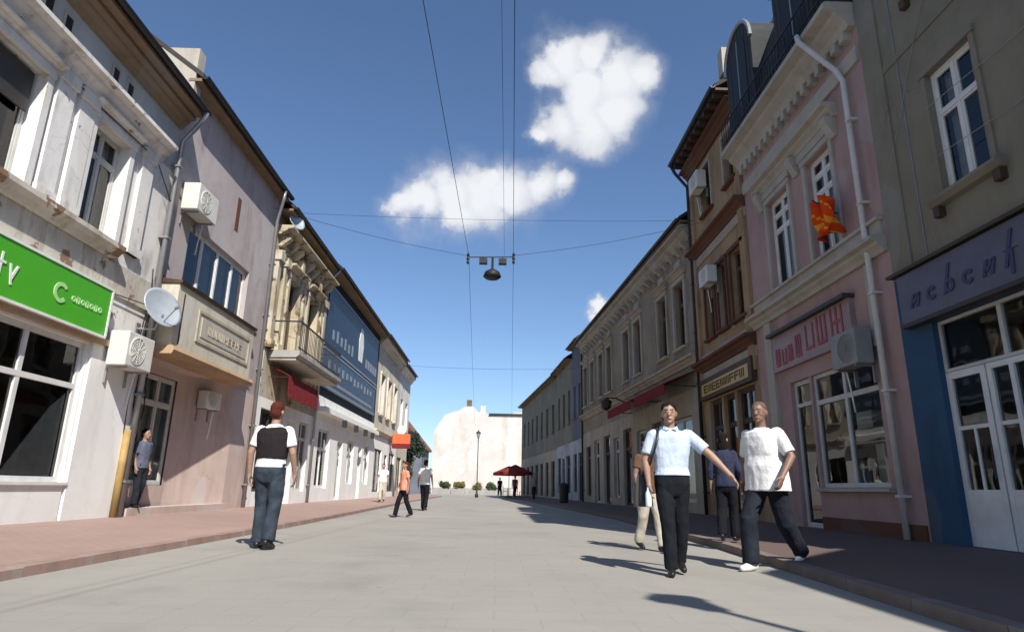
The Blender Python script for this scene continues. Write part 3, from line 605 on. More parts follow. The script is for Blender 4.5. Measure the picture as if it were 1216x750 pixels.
# dish on the eave
o = empty('satellite_dish', C.world(18.9,.1,8.7), C.rz); tag(o,'small white satellite dish high on the ornate cream house','satellite dish')
MB().tube([(0,.12,0),(0,-.25,0),(0,-.3,.12)],.02,6).build('arm','grey_metal',o); MB().lathe((0,-.32,.2),[(r*.05,-.06+.9*(r*.05)**2) for r in range(7)]+[(r*.05,-.072+.9*(r*.05)**2) for r in range(6,-1,-1)],20,(-.5,-.8,.3)).build('dish','dish_grey',o,smooth=True)

# --- fourth house: big blue sign over white shops
D = Fac('town_house', XL, 24.35, 36.2, -1, 'white shop house whose upper storey hides behind big blue sign boards')
D.wall(4.2, 9.2, [], 'blue_dark_wall'); D.roof(9.2, over=.5, rise=2.6, mat='roof_dark')
D.wall(0, 4.2, [(25.2,27.0,.7,3.0),(28.4,29.3,.22,2.7),(30.2,31.6,.9,2.9),(32.6,33.4,.22,2.7),(34.0,35.4,.9,2.9)], 'white_shop', name='shopfront_wall')
for a,b_,c,e,nm in [(25.2,27.0,.7,3.0,'shop_window'),(28.4,29.3,.22,2.7,'door'),(30.2,31.6,.9,2.9,'shop_window'),(32.6,33.4,.22,2.7,'door'),(34.0,35.4,.9,2.9,'shop_window')]:
    D.window(a,b_,c,e,1 if nm=='door' else 2,2.2,'white_frame',.1,.08,glassm='shop_glass',name=nm,curtain=[(0,1,.0)] if nm!='door' else None)
D.boxes('canopy','white_shop',[(24.6,36.0,-.01,.35,3.55,3.75)])
for d in (27.4,29.7,31.9,33.7): D.boxes('shop_lamp','dark_metal',[(d,d+.25,.34,.5,3.2,3.5)])
def board(f,name_,label,d0,d1,z0,z1,mat,n=.12):
    o = empty('sign_board', f.world((d0+d1)/2,0,(z0+z1)/2), f.rz); tag(o,label,'sign'); w,h=(d1-d0)/2,(z1-z0)/2
    MB().box(-w,w,-n,.01,-h,h).build('panel',mat,o); MB().box(-w-.05,w+.05,-n-.02,.0,h,h+.08).box(-w-.05,w+.05,-n-.02,.0,-h-.08,-h).build('frame','sign_pale',o)
    return o,w,h
o,w_,h_ = board(D,'b','dark blue upper sign board with tall white emblem on the left row',24.5,35.2,6.25,8.6,'sign_blue')
MB().prism([(x,-.121,z) for x,z in [(.6,-.75),(1.35,-.75),(1.5,.1),(1.2,.85),(.75,.9),(.45,.2)]],(0,-.02,0)).build('emblem','sign_white',o)
for i in range(6): MB().box(-4.4+i*.7,-4.12+i*.7,-.135,-.119,-.85,-.45+.1*(i%2)).build('letter','sign_pale',o)
for i in range(5): MB().box(2.3+i*.62,2.7+i*.62,-.135,-.119,-.8,-.35).build('letter','sign_pale',o)
o,w_,h_ = board(D,'b','lighter blue lower sign board with pale lettering on the left row',24.5,35.2,4.65,6.0,'sign_blue_light')
for i in range(12): MB().box(-4.6+i*.78,-4.3+i*.78,-.135,-.119,.02+.05*(i%3),.36).build('letter','sign_pale',o)
MB().box(-4.8,4.6,-.135,-.119,-.52,-.38).build('stripe','sign_pale',o)

# --- fifth and sixth houses
E_ = Fac('town_house', XL, 36.2, 44.5, -1, 'cream two storey house with tall windows beyond the blue sign')
ope = [(37.2+i*2.4,38.3+i*2.4,4.9,7.2) for i in range(3)]
E_.wall(3.6,9.3,ope,'cream_far'); E_.roof(9.3,over=.5,rise=2.6,mat='roof_dark'); E_.wall(0,3.6,[(36.9,39.2,.5,2.9),(40.2,41.2,.2,2.7),(41.8,44.0,.5,2.9)],'white_shop',name='shopfront_wall')
for a,b_,c,e in ope:
    w = E_.window(a,b_,c,e,2,6.5,'brown_frame',.15,sill=(.15,.1,'cream_far')); E_.surround(a,b_,c,e,.16,.08,'cream_far',w)
for a,b_ in ((36.9,39.2),(41.8,44.0)): E_.window(a,b_,.5,2.9,2,None,'dark_frame',.1,glassm='shop_glass',name='shop_window')
E_.window(40.2,41.2,.2,2.7,1,2.1,'dark_frame',.1,glassm='shop_glass',name='door')
E_.cornice('cornice','cream_far',36.22,44.48,8.75,.5,.4); E_.cornice('string_course','cream_far',36.22,44.48,3.7,.25,.2)
F_ = Fac('town_house', XL, 44.5, 49.8, -1, 'pale house at the far end of the sunny row')
opf = [(45.4+i*2.4,46.5+i*2.4,4.8,6.9) for i in range(2)]
F_.wall(3.5,9.1,opf,'white_plaster'); F_.roof(9.1,over=.45,rise=2.8,mat='roof_dark'); F_.wall(0,3.5,[(45.2,47.2,.5,2.8),(48,49.2,.2,2.7)],'cream_far',name='shopfront_wall')
for a,b_,c,e in opf: F_.window(a,b_,c,e,2,6.2,'white_frame',.15,sill=(.15,.1,'cream_far'))
for a,b_ in ((45.2,47.2),): F_.window(a,b_,.5,2.8,2,None,'dark_frame',.1,glassm='shop_glass',name='shop_window')
F_.window(48,49.2,.2,2.7,1,2.1,'dark_frame',.1,glassm='shop_glass',name='door')
F_.cornice('cornice','white_plaster',44.52,49.78,8.55,.5,.4)
o = empty('projecting_sign', E_.world(41.5,0,3.45), E_.rz); tag(o,'orange red box sign with white top projecting from the left row','sign')
MB().box(-.22,.22,-1.35,-.25,.0,.62).build('sign_box','sign_orange',o); MB().lathe((0,-.8,.86),[(.0,-.18),(.28,-.18),(.28,.18),(.0,.18)],20,(1,0,0)).build('roundel','sign_white',o)
MB().tube([(0,.03,.1),(0,-.3,.1)],.03,6).tube([(0,.03,.5),(0,-.3,.5)],.03,6).build('bracket','dark_metal',o); MB().box(-.23,.23,-1.36,-.24,-.28,-.02).build('valance','awning_red',o)

# ------------------------------------------------------------------ RIGHT ROW (wall plane X = 6.2)
# the house behind the camera that shades the near pavement
Z = Fac('town_house', XR, -15., .1, 1, 'tiled house beside the camera position, shading the near right pavement')
opz = [(-12.5+i*3.1,-11.3+i*3.1,4.3,6.0) for i in range(4)]; opg = [(-12.6+i*3.1,-11.0+i*3.1,.5,2.8) for i in range(4)]
Z.wall(0,7.1,opz+opg,'tan_wall'); Z.roof(7.1,over=.35,rise=2.8)
for a,b_,c,e in opz: Z.window(a,b_,c,e,2,5.5,'brown_frame',.14,sill=(.12,.08,'tan_trim'))
for a,b_,c,e in opg: Z.window(a,b_,c,e,2,2.2,'white_frame',.1,glassm='shop_glass',name='shop_window')
# --- beige house with blue shopfront
G = Fac('town_house', XR, 4.85, 9.42, 1, 'tall beige rendered house over the blue shopfront')
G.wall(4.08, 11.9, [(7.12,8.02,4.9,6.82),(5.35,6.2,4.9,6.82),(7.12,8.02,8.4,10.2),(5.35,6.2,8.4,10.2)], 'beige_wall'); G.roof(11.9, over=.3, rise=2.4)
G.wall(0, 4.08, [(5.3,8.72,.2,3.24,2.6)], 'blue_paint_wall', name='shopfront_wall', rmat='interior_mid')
for (a,b_,c,e) in [(7.12,8.02,4.9,6.82),(5.35,6.2,4.9,6.82),(7.12,8.02,8.4,10.2),(5.35,6.2,8.4,10.2)]:
    w = G.window(a,b_,c,e,2,c+1.25,'white_frame',.07,.065,curtain=[(.05,.3,0),(.62,.97,0)])
    G.surround(a,b_,c,e,.09,.03,'beige_wall',w)
    G.profile('sill','beige_wall',a-.2,b_+.2,[(-.02,c-.14),(.1,c-.12),(.16,c-.05),(.16,c-.01),(-.02,c+.003)],w)
    for d in (a-.17,b_+.05): G.boxes('sill_bracket','timber_dark',[(d,d+.12,-.01,.1,c-.28,c-.142)],w)
G.boxes('wall_band','beige_wall',[(4.9,9.38,-.01,.02,7.5,7.62)])
G.boxes('quoin_strip','beige_wall',[(8.9,9.38,-.01,.03,4.1,11.8)])
G.box('cable','grey_metal',8.555,8.567,-.01,.014,4.1,9.5)
for pts in ([(9.3,.03,5.6),(8.6,.03,6.6),(8.35,.03,7.1),(7.4,.03,8.6)],[(8.05,.05,6.3),(6.6,.04,6.25),(4.9,.03,6.3)],[(8.05,.05,5.5),(6.6,.04,5.42),(4.9,.03,5.5)]): MB().tube([G.P(*p) for p in pts],.005,5).build('cable','grey_metal',G.root)
G.profile('sign_ledge','dark_frame',4.9,9.3,[(-.02,4.08),(.2,4.06),(.22,4.1),(-.02,4.16)])
sg = empty('shop_sign', G.world(7.1,0,3.66), G.rz); tag(sg,'grey lilac shop sign with purple script lettering over blue shopfront','sign')
MB().box(-2.05,2.05,-.14,.01,-.36,.38).build('panel','sign_lilac',sg); MB().box(-2.07,2.07,-.16,.0,-.42,-.36).build('frame','dark_frame',sg)
rnd = random.Random(3)
for i, (h, k) in enumerate([(.2,0),(.2,1),(.40,2),(.2,1),(.2,0),(.44,3),(.2,1),(.38,2),(.2,0)]):     # slanted script strokes, as far as they can be read
    x = -1.8+i*.36; q = MB(); z = -.17; sl = lambda u, v: (x+u+v*.35, -.142, z+v)
    def stroke(u0, v0, u1, v1, t=.055): q.prism([sl(u0,v0),sl(u0+t,v0),sl(u1+t,v1),sl(u1,v1)],(0,-.013,0))
    if k != 1: stroke(0,0,0,h)
    if k == 0: stroke(.03,.05,.12,h); stroke(.13,0,.13,h*.9)
    if k == 1: ring(q, x+.12,-.142,z+.1,.05,.1,16,R(30),R(330))
    if k == 2: ring(q, x+.13,-.142,z+.1,.045,.095,14,R(-160),R(150))
    if k == 3: stroke(-.05,.2,.14,.2,.04); stroke(.12,-.1,.05,.2,.05)
    q.build('letter','letter_purple',sg)
dr = G.window(7.98,8.72,.2,2.5,1,None,'white_frame',.08,.1,glassm='shop_glass',name='door_leaf',sash=False)
w1_ = G.window(7.15,7.96,.2,2.5,2,None,'white_frame',.08,.08,glassm='shop_glass',name='door_leaf',sash=False)
w2_ = G.window(5.3,7.13,.2,2.5,2,None,'white_frame',.08,.1,glassm='shop_glass',name='shop_window',sash=False)
G.window(5.3,8.72,2.5,3.24,3,None,'dull_white_frame',.08,.05,glassm='shop_glass',name='fanlight',sash=False,mw=.07)
for a,b_,p in ((8.08,8.62,dr),(7.23,7.88,w1_),(5.4,7.03,w2_)): G.boxes('kick_panel','white_frame',[(a,b_,-.13,-.085,.26,.92)],p); G.boxes('glazing_bar','white_frame',[(a,b_,-.12,-.09,1.7,1.75),((a+b_)/2-.02,(a+b_)/2+.02,-.119,-.091,.92,1.7)],p)
MB().tube([G.P(8.04,-.03,1.05),G.P(8.04,-.03,1.45)],.014,6).build('handle','dark_metal',dr)
G.boxes('display_shelf','goods_white',[(5.4,8.6,-1.9,-1.6,1.2,1.25),(5.4,8.6,-1.9,-1.6,1.9,1.95),(5.4,8.6,-1.9,-1.6,2.6,2.65)])
for i in range(16): G.box('goods',random.choice(['goods_warm','goods_white','goods_blue','goods_green']),5.45+i*.195,5.45+i*.195+.14,-1.85,-1.65,[1.25,1.95,2.65][i%3]-.002,[1.25,1.95,2.65][i%3]+random.uniform(.2,.45))
G.boxes('curtain_panel','curtain',[(7.3,7.6,-.45,-.42,.4,2.3),(8.2,8.32,-.4,-.37,.3,2.3)])
G.boxes('shop_floor','concrete',[(5.3,8.72,-2.55,-.21,.12,.198)])
# --- pink house with slate mansard
Hh = Fac('town_house', XR, 9.42, 14.85, 1, 'pink house with cream cornices and dark slate mansard')
opp = [(10.72,11.7,5.24,7.35),(12.52,13.62,5.24,7.35)]
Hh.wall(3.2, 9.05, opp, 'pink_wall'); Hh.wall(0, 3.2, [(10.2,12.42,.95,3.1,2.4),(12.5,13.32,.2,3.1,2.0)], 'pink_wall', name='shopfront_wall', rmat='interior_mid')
for a,b_,c,e in opp:
    w = Hh.window(a,b_,c,e,2,[c+1.38,c+1.75],'white_frame',.1,.07,curtain=[(.55,.95,0)])
    Hh.surround(a,b_,c,e,.12,.05,'cream_trim',w); Hh.boxes('apron','cream_trim',[(a-.2,b_+.2,.0,.09,e+.13,e+.3)],w)
Hh.cornice('hood','cream_trim',10.35,14.05,7.68,.28,.3); Hh.boxes('hood_panel','cream_trim',[(10.45,13.95,-.01,.035,7.5,7.68)])
for d in (10.42,11.95,13.72): Hh.profile('console','cream_trim',d,d+.2,[(-.01,7.3),(.06,7.3),(.22,7.6),(.22,7.69),(-.01,7.69)])
Hh.boxes('sill_band','cream_trim',[(9.5,14.75,-.01,.05,4.9,5.2)]); Hh.cornice('string_course','cream_trim',9.44,14.83,4.62,.28,.28); Hh.boxes('sill_course','cream_trim',[(9.46,14.8,-.01,.12,5.18,5.235)])
Hh.boxes('frieze','cream_trim',[(9.46,14.82,-.01,.06,8.2,8.5)]); Hh.cornice('cornice','cream_trim',9.44,14.84,8.9,.5,.55)
for i in range(17): d = 9.6+i*.31; Hh.boxes('dentil','cream_trim',[(d,d+.15,-.01,.16,8.72,8.9)])
# mansard: curved slate slope with two round-headed dormers
pm = []; n_ = 10
for k in range(n_+1):
    t = k/n_; pm.append((.32-.75*t**2.2, 9.4+2.7*t))
rf = Hh.profile('roof','slate_dark',9.46,14.8,pm+[(-4.,13.2),(-8.,12.4),(-8.,9.3)])
for dc in (10.75,13.55):
    o = MB(); w0=.8; base=9.45; top=11.35; pts=[(dc-w0,base),(dc+w0,base),(dc+w0,top)]+[(dc+w0*math.cos(q),top+w0*math.sin(q)) for q in [math.pi*i/12 for i in range(1,12)]]+[(dc-w0,top)]
    o.prism([Hh.P(d,.42,z) for d,z in pts], Vector((0,1.7,0))); dm=o.build('dormer','slate_dark',rf)
    o = MB(); pts=[(dc-.45,base+.3),(dc+.45,base+.3),(dc+.45,top)]+[(dc+.45*math.cos(q),top+.45*math.sin(q)) for q in [math.pi*i/10 for i in range(1,10)]]+[(dc-.45,top)]
    o.prism([Hh.P(d,.435,z) for d,z in pts], Vector((0,.03,0))); o.build('dormer_window','window_glass' if 0 else 'black',rf)
    o = MB(); o.tube([Hh.P(dc+w0*1.04*math.cos(q),.44,top+w0*1.04*math.sin(q)) for q in [math.pi*i/14 for i in range(15)]],.05,8); o.box(*[Hh.sx*(dc-.02-Hh.ref),Hh.sx*(dc+.02-Hh.ref)],-.45,-.4,base+.3,top+.45); o.build('dormer_arch','grey_metal',rf)
mb = MB(); Hh.mbox(mb,9.5,14.75,.5,.53,10.0,10.03); Hh.mbox(mb,9.5,14.75,.5,.53,9.55,9.58); rail = mb.build('roof_railing','dark_metal',rf)
for i in range(36): d = 9.52+i*.149; Hh.boxes('rail_bar','dark_metal',[(d,d+.016,.507,.523,9.38,10.0)],rail)
sp_ = empty('shop_sign', Hh.world(12.2,0,3.78), Hh.rz); tag(sp_,'faded pink shop sign with tall red letters on pink house','sign')
MB().box(-1.62,1.62,-.10,.01,-.38,.40).build('panel','sign_pink',sp_); MB().box(-1.66,1.66,-.22,.0,.4,.47).build('hood','dark_frame',sp_)
for i, (x,w,h0,h1,k) in enumerate([(-1.45,.2,-.28,.1,1),(-1.15,.22,-.28,.05,0),(-.85,.2,-.26,.08,2),(-.5,.24,-.25,.2,1),(-.05,.34,-.2,.3,0),(.42,.36,-.2,.34,1),(.95,.42,-.2,.36,2)]):
    # local x grows towards the camera on this side of the street
    q = MB(); t=.055
    q.box(x,x+t,-.115,-.098,h0,h1).box(x+w-t,x+w,-.115,-.098,h0,h1)
    if k != 0: q.box(x+w/2-t/2,x+w/2+t/2,-.115,-.098,h0,h1)
    if k != 2: q.box(x+t,x+w-t,-.117,-.099,h0,h0+t)
    else: q.box(x+t,x+w-t,-.117,-.099,(h0+h1)/2-t/2,(h0+h1)/2+t/2)
    q.build('letter','letter_red',sp_)
Hh.window(10.2,12.42,.95,3.1,2,2.55,'dull_white_frame',.06,.08,glassm='shop_glass',name='shop_window',sash=False,mw=.09); Hh.profile('sill','cream_trim',10.1,12.46,[(-.02,.86),(.1,.88),(.1,.93),(-.02,.953)])
Hh.window(12.5,13.32,.2,3.1,1,2.6,'dull_white_frame',.08,.09,glassm='shop_glass',name='door',sash=False)
Hh.boxes('shop_floor','concrete',[(10.2,12.42,-2.35,-.21,.88,.948)])
for i,(d,z,w,h,m) in enumerate([(10.4,.948,.5,.5,'goods_white'),(11.0,.948,.25,.75,'goods_white'),(11.5,.948,.4,.35,'goods_blue'),(12.0,.948,.3,.5,'goods_white'),(11.9,1.75,.45,.22,'goods_warm'),(10.4,1.9,.6,.25,'goods_green'),(11.25,2.0,.5,.3,'goods_white')]):
    Hh.boxes('goods',m,[(d,d+w,-.7,-.45,z,z+h)])
Hh.boxes('display_shelf','goods_white',[(10.25,12.38,-.75,-.4,1.72,1.752),(10.25,12.38,-.75,-.4,1.87,1.902)])
Hh.boxes('plinth','red_brown_trim',[(9.46,12.45,-.01,.04,.1,.42)]); Hh.boxes('pilaster','cream_trim',[(13.9,14.25,-.01,.08,.15,4.6)]); Hh.boxes('pilaster','cream_trim',[(9.95,10.1,-.01,.05,3.2,4.6)])
Hh.pipe([(10.35,.60,9.38),(10.3,.60,9.2),(9.98,.14,8.35),(9.86,.11,8.05),(9.8,.11,.2)],.05,'white_pipe')
aircon(Hh,10.42,.06,2.9,'grey air conditioner above the shop window of the pink house',.78,.6,.3,cm='ac_grey')
# rumpled flag on a short staff at the window
fl = empty('flag', Hh.world(10.62,0,5.72), Hh.rz); tag(fl,'bunched red and yellow flag hanging at the pink house window','flag')
MB().tube([(-.05,.12,.0),(-.05,-.5,.35)],.014,6).build('staff','timber_dark',fl)
mb = MB(); NU,NV = 22,16; gr_ = []
for j in range(NV+1):
    for i in range(NU+1):
        u,v = i/NU, j/NV; amp = .13*math.sin(u*math.pi*5+v*2)*(.4+.6*v) + .05*math.sin(u*17+v*6)
        wd = .40*(1-.45*abs(v-.45)**1.2)
        mb.v.append((-.05+(u-.5)*2*wd+.03*math.sin(v*9), -.34+amp*1.35+.10*v, .30-.66*v+.10*math.sin(u*math.pi)-.08*(u*1.3-.4)**2+.04*math.sin(u*11+v*3)))
for j in range(NV):
    for i in range(NU):
        a = j*(NU+1)+i; mb.f.append((a,a+1,a+NU+2,a+NU+1)); mb.m.append(1 if (j in (9,10,11) or (i-j) % 11 == 0) else 0)
cl = mb.build('cloth',['flag_red','flag_yellow'],fl,smooth=True,recalc=False)
# --- orange-brown three storey house
I = Fac('town_house', XR, 14.85, 19.3, 1, 'ochre three storey house with red brown bands and deep eaves')
opi = [(15.25,16.05,9.05,10.5),(17.2,18.05,9.05,10.5),(15.2,16.1,5.2,7.1),(16.5,17.2,5.2,7.1),(17.55,18.3,5.2,7.1)]
I.wall(3.7,11.35,opi,'ochre_wall'); I.wall(0,3.7,[(15.2,16.4,.5,3.4,2),(16.55,17.4,.2,3.4,2),(17.55,18.6,.5,3.4,2)],'ochre_wall',name='shopfront_wall')
I.roof(11.35,over=.58,rise=2.4,mat='roof_dark',soffit='timber_dark')
for k,(a,b_,c,e) in enumerate(opi):
    w = I.window(a,b_,c,e,2,e-.5,'brown_frame',.12,.06,curtain=[(0,.5,0)] if k%2 else None,sill=(.14,.09,'red_brown_trim')); I.surround(a,b_,c,e,.11,.06,'tan_trim' if k<2 else 'red_brown_trim',w)
for z in (7.95,4.3): I.cornice('string_course','red_brown_trim',14.87,19.28,z,.3,.3); I.boxes('band','tan_trim',[(14.87,19.28,-.01,.05,z-.28,z-.02)]); I.boxes('band','tan_trim',[(14.87,19.28,-.01,.06,z+.34,z+.5)])
I.cornice('cornice','red_brown_trim',14.87,19.28,10.85,.32,.34)
for i in range(10): d=15.+i*.44; I.boxes('rafter_end','timber_dark',[(d,d+.12,-.01,.56,11.2,11.325)])
for d in (14.9,18.9): I.boxes('pilaster','ochre_wall',[(d,d+.36,-.01,.08,3.7,10.8)])
I.boxes('fascia','timber_dark',[(15.0,19.0,-.01,.14,3.45,4.05)]); fz = I.box('name_board','gold_letter',15.2,18.8,.135,.15,3.56,3.9); I.lettering(15.4,18.6,3.62,3.84,.15,'timber_dark',9,fz,11)
for a,b_,c,e,nm in [(15.2,16.4,.5,3.4,'shop_window'),(16.55,17.4,.2,3.4,'door'),(17.55,18.6,.5,3.4,'shop_window')]:
    I.window(a,b_,c,e,1 if nm=='door' else 2,2.6,'timber_dark',.1,.08,glassm='shop_glass',name=nm,curtain=[(.1,.9,.1)] if nm!='door' else None)
I.pipe([(19.15,.62,11.35),(19.16,.5,11.1),(19.18,.1,10.6),(19.18,.1,.2)],.055,'dark_metal')
aircon(I,17.75,.05,9.75,'air conditioner beside the top floor window of the ochre house',.8,.55,.3); aircon(I,17.35,.05,6.6,'air conditioner between the middle floor windows of the ochre house',.75,.5,.3)
ch = I.boxes('chimney','chimney_brick',[(15.1,15.7,-2.0,-1.4,12.0,13.8)]); I.boxes('chimney_cap','concrete',[(15.04,15.76,-2.06,-1.34,13.8,13.92)],ch)
I.boxes('parapet','cream_trim',[(14.87,15.2,-3.0,.3,11.9,12.7)])
# --- long tan house with red awnings, then the bend of the street
J = Fac('town_house', XR, 0.02, 18.6, 1, 'long weathered tan house with red awnings, twin upper windows', ang=3.7, y0=19.3)
opj = [(s0+k,s0+k+1.0,5.5,7.75) for s0 in (.95,6.1,11.2,15.2) for k in (0,1.85)]
opd = [(.9,3.2,.5,3.2),(4.0,5.2,.2,3.3),(6.0,7.3,.5,3.2),(8.1,9.5,.2,3.45),(10.2,11.3,.5,3.2),(12.0,13.4,.2,3.45),(14.4,15.6,.2,3.4),(16.5,17.8,.5,3.2)]
J.wall(4.0,9.45,opj,'tan_wall'); J.wall(0,4.0,opd,'tan_trim',name='shopfront_wall'); J.roof(9.45,over=.4,rise=2.8,mat='roof_dark')
for k,(a,b_,c,e) in enumerate(opj):
    w = J.window(a,b_,c,e,2,7.05,'brown_frame',.15,.07,sill=(.16,.1,'tan_trim'),curtain=[(.1,.5,0)] if k%3==0 else None); J.surround(a,b_,c,e,.15,.07,'tan_trim',w); J.cornice('hood','tan_trim',a-.22,b_+.22,e+.22,.2,.24,w)
    J.boxes('medallion','tan_trim',[(a+.2,b_-.2,-.01,.05,e+.46,e+.8)],w)
J.cornice('cornice','tan_trim',.04,18.58,8.85,.5,.42); J.cornice('string_course','tan_trim',.04,18.58,4.75,.3,.25)
for k in range(26): d=.3+k*.7; J.profile('modillion','tan_trim',d,d+.16,[(-.01,8.6),(.1,8.6),(.3,8.8),(.3,8.87),(-.01,8.87)])
for k,(a,b_,c,e) in enumerate(opd):
    nm = 'door' if c < .3 else 'shop_window'; J.window(a,b_,c,e,2 if nm!='door' else 1,2.6,'timber_dark' if k%2 else 'dull_white_frame',.12,.08,glassm='shop_glass',name=nm,curtain=[(0,.6,.2)] if nm!='door' else None)
for a,b_ in ((.4,3.9),(4.3,8.0)):
    J.profile('awning_fabric','awning_red',a,b_,[(.0,4.55),(1.05,4.1),(1.05,3.75),(1.03,3.75),(1.03,4.08),(.0,4.52)])
    for d in (a,b_): J.boxes('awning_arm','dark_metal',[(d-.012,d+.012,.0,1.03,4.02,4.05)])
J.pipe([(18.45,.45,9.4),(18.46,.1,8.9),(18.46,.09,.2)],.05,'dark_metal')
o = empty('wall_lantern', J.world(8.6,0,4.5), J.rz); tag(o,'black wall lantern on a bracket beside the red awning','lamp')
MB().tube([(0,.04,.0),(0,-.5,.25),(0,-.95,.25)],.03,6).build('bracket','dark_metal',o); MB().lathe((0,-.95,-.3),[(.05,0),(.2,.1),(.26,.4),(.1,.52),(.03,.56)],10).build('lantern','dark_metal',o)
K = Fac('town_house', XR, 18.6, 22.2, 1, 'narrow slate grey house between the tan and drab houses', ang=3.7, y0=19.3)
opk=[(19.2,20.0,5.2,7.2),(20.8,21.6,5.2,7.2)]
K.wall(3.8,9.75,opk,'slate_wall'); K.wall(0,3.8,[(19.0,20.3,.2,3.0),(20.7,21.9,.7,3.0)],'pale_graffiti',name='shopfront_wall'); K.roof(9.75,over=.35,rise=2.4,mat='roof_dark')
for a,b_,c,e in opk: K.window(a,b_,c,e,2,6.6,'white_frame',.14,sill=(.12,.08,'slate_wall'))
K.window(19.0,20.3,.2,3.0,2,2.3,'dark_frame',.1,name='door'); K.window(20.7,21.9,.7,3.0,2,2.3,'dark_frame',.1,name='shop_window')
L_ = Fac('town_house', XR, 22.2, 28.8, 1, 'drab olive beige house with pale ground floor at the bend', ang=3.7, y0=19.3)
opl=[(22.9+i*2.1,23.8+i*2.1,5.1,7.3) for i in range(3)]
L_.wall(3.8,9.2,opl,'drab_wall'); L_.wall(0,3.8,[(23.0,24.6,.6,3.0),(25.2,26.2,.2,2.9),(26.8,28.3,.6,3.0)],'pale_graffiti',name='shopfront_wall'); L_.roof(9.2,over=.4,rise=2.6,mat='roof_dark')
for a,b_,c,e in opl: L_.window(a,b_,c,e,2,6.7,'brown_frame',.14,sill=(.12,.08,'drab_wall'))
for a,b_,c,nm in ((23.0,24.6,.6,'shop_window'),(25.2,26.2,.2,'door'),(26.8,28.3,.6,'shop_window')): L_.window(a,b_,c,2.9 if nm=='door' else 3.0,1 if nm=='door' else 2,2.3,'dark_frame',.1,name=nm)
pe = L_.world(28.8,0,0)
M_ = Fac('town_house', pe.x, .02, 20.0, 1, 'grey olive house at the far end of the shaded row', ang=5.4, y0=pe.y)
opm=[(1.0+i*2.7,2.0+i*2.7,5.0,7.2) for i in range(7)]; opn=[(.8+i*2.7,2.3+i*2.7,.3,2.9) for i in range(7)]
M_.wall(3.7,9.1,opm,'drab_wall'); M_.wall(0,3.7,opn,'tan_trim',name='shopfront_wall'); M_.roof(9.1,over=.4,rise=2.6,mat='roof_dark')
for a,b_,c,e in opm: M_.window(a,b_,c,e,2,6.6,'dark_frame',.14,sill=(.12,.08,'drab_wall'))
for a,b_,c,e in opn: M_.window(a,b_,c,e,2,2.3,'timber_dark',.12,name='shop_window')
bn = [J.world(17.2,1.4,.0)]
for k,(p,lab) in enumerate(zip(bn,('black litter bin on the shaded pavement before the slate house','black litter bin on the shaded pavement beside the drab house'))):
    o = empty('litter_bin', (p.x,p.y,.15), 0); tag(o,lab,'bin'); MB().lathe((0,0,.0),[(.22,-.04),(.24,.1),(.27,.85),(.29,.9),(.25,.9),(.22,.2)],14).build('drum','dark_metal',o,smooth=True); MB().lathe((0,0,.88),[(.3,.0),(.28,.06),(.1,.16),(.0,.17)],14).build('lid','black',o)

# ------------------------------------------------------------------ end of the street
o = empty('end_building',(0,90,0)); tag(o,'big white blank gable wall closing the far end of the street','building')
prof=[(-9.0,0),(-9.0,8.4),(-7.6,10.7),(-5.6,11.35),(-4.7,11.9),(-3.6,11.9),(-3.0,11.2),(-1.6,11.0),(-1.5,10.7),(2.0,10.75),(2.0,11.2),(9.5,11.2),(9.5,0)]
MB().prism([(x,0,z) for x,z in prof],(0,14,0)).build('wall','far_white',o)
MB().box(-1.4,3.6,-.25,13,10.76,10.98).build('roof','roof_dark',o)
c=MB().box(-4.6,-3.9,.6,1.3,11.85,12.9).build('chimney','dark_brown_plaster',o); MB().box(-2.6,-1.9,.5,1.2,10.9,12.1).build('chimney','far_white',o)
MB().box(2.0,9.4,-.06,.02,.1,3.6).build('lower_wall','pink_shop_wall',o)
MB().box(-8.9,1.9,-.05,.02,.1,.8).build('plinth','concrete',o)
o = empty('tiled_house',(-12.2,72,0)); tag(o,'dark house with red tiled gable roof left of the white end wall','house')
MB().box(-3.5,3.8,0,7,0,4.9).build('wall','slate_wall',o)
MB().prism([(-3.9,-.4,4.9),(4.1,-.4,4.9),(4.1,-.4,5.15),(.9,-.4,8.9),(.7,-.4,8.9),(-3.9,-.4,5.15)],(0,7.8,0)).build('roof','roof_tile',o)
for x in (-1.5,1.3): MB().box(x-.5,x+.5,-.03,.02,2.2,3.8).build('window','black',o)
def leaves(mb, c, rx, ry, rz, n, s, rnd, m=0):
    for _ in range(n):
        while True:
            v = Vector((rnd.uniform(-1,1),rnd.uniform(-1,1),rnd.uniform(-1,1)))
            if .25 < v.length < 1: break
        p = Vector((c[0]+v.x*rx, c[1]+v.y*ry, c[2]+v.z*rz)); a = Vector((rnd.gauss(0,1),rnd.gauss(0,1),rnd.gauss(0,1))).normalized(); b = a.orthogonal().normalized(); k = s*rnd.uniform(.6,1.3)
        mb.poly([p-a*k, p+b*k*.5, p+a*k, p-b*k*.5], m)
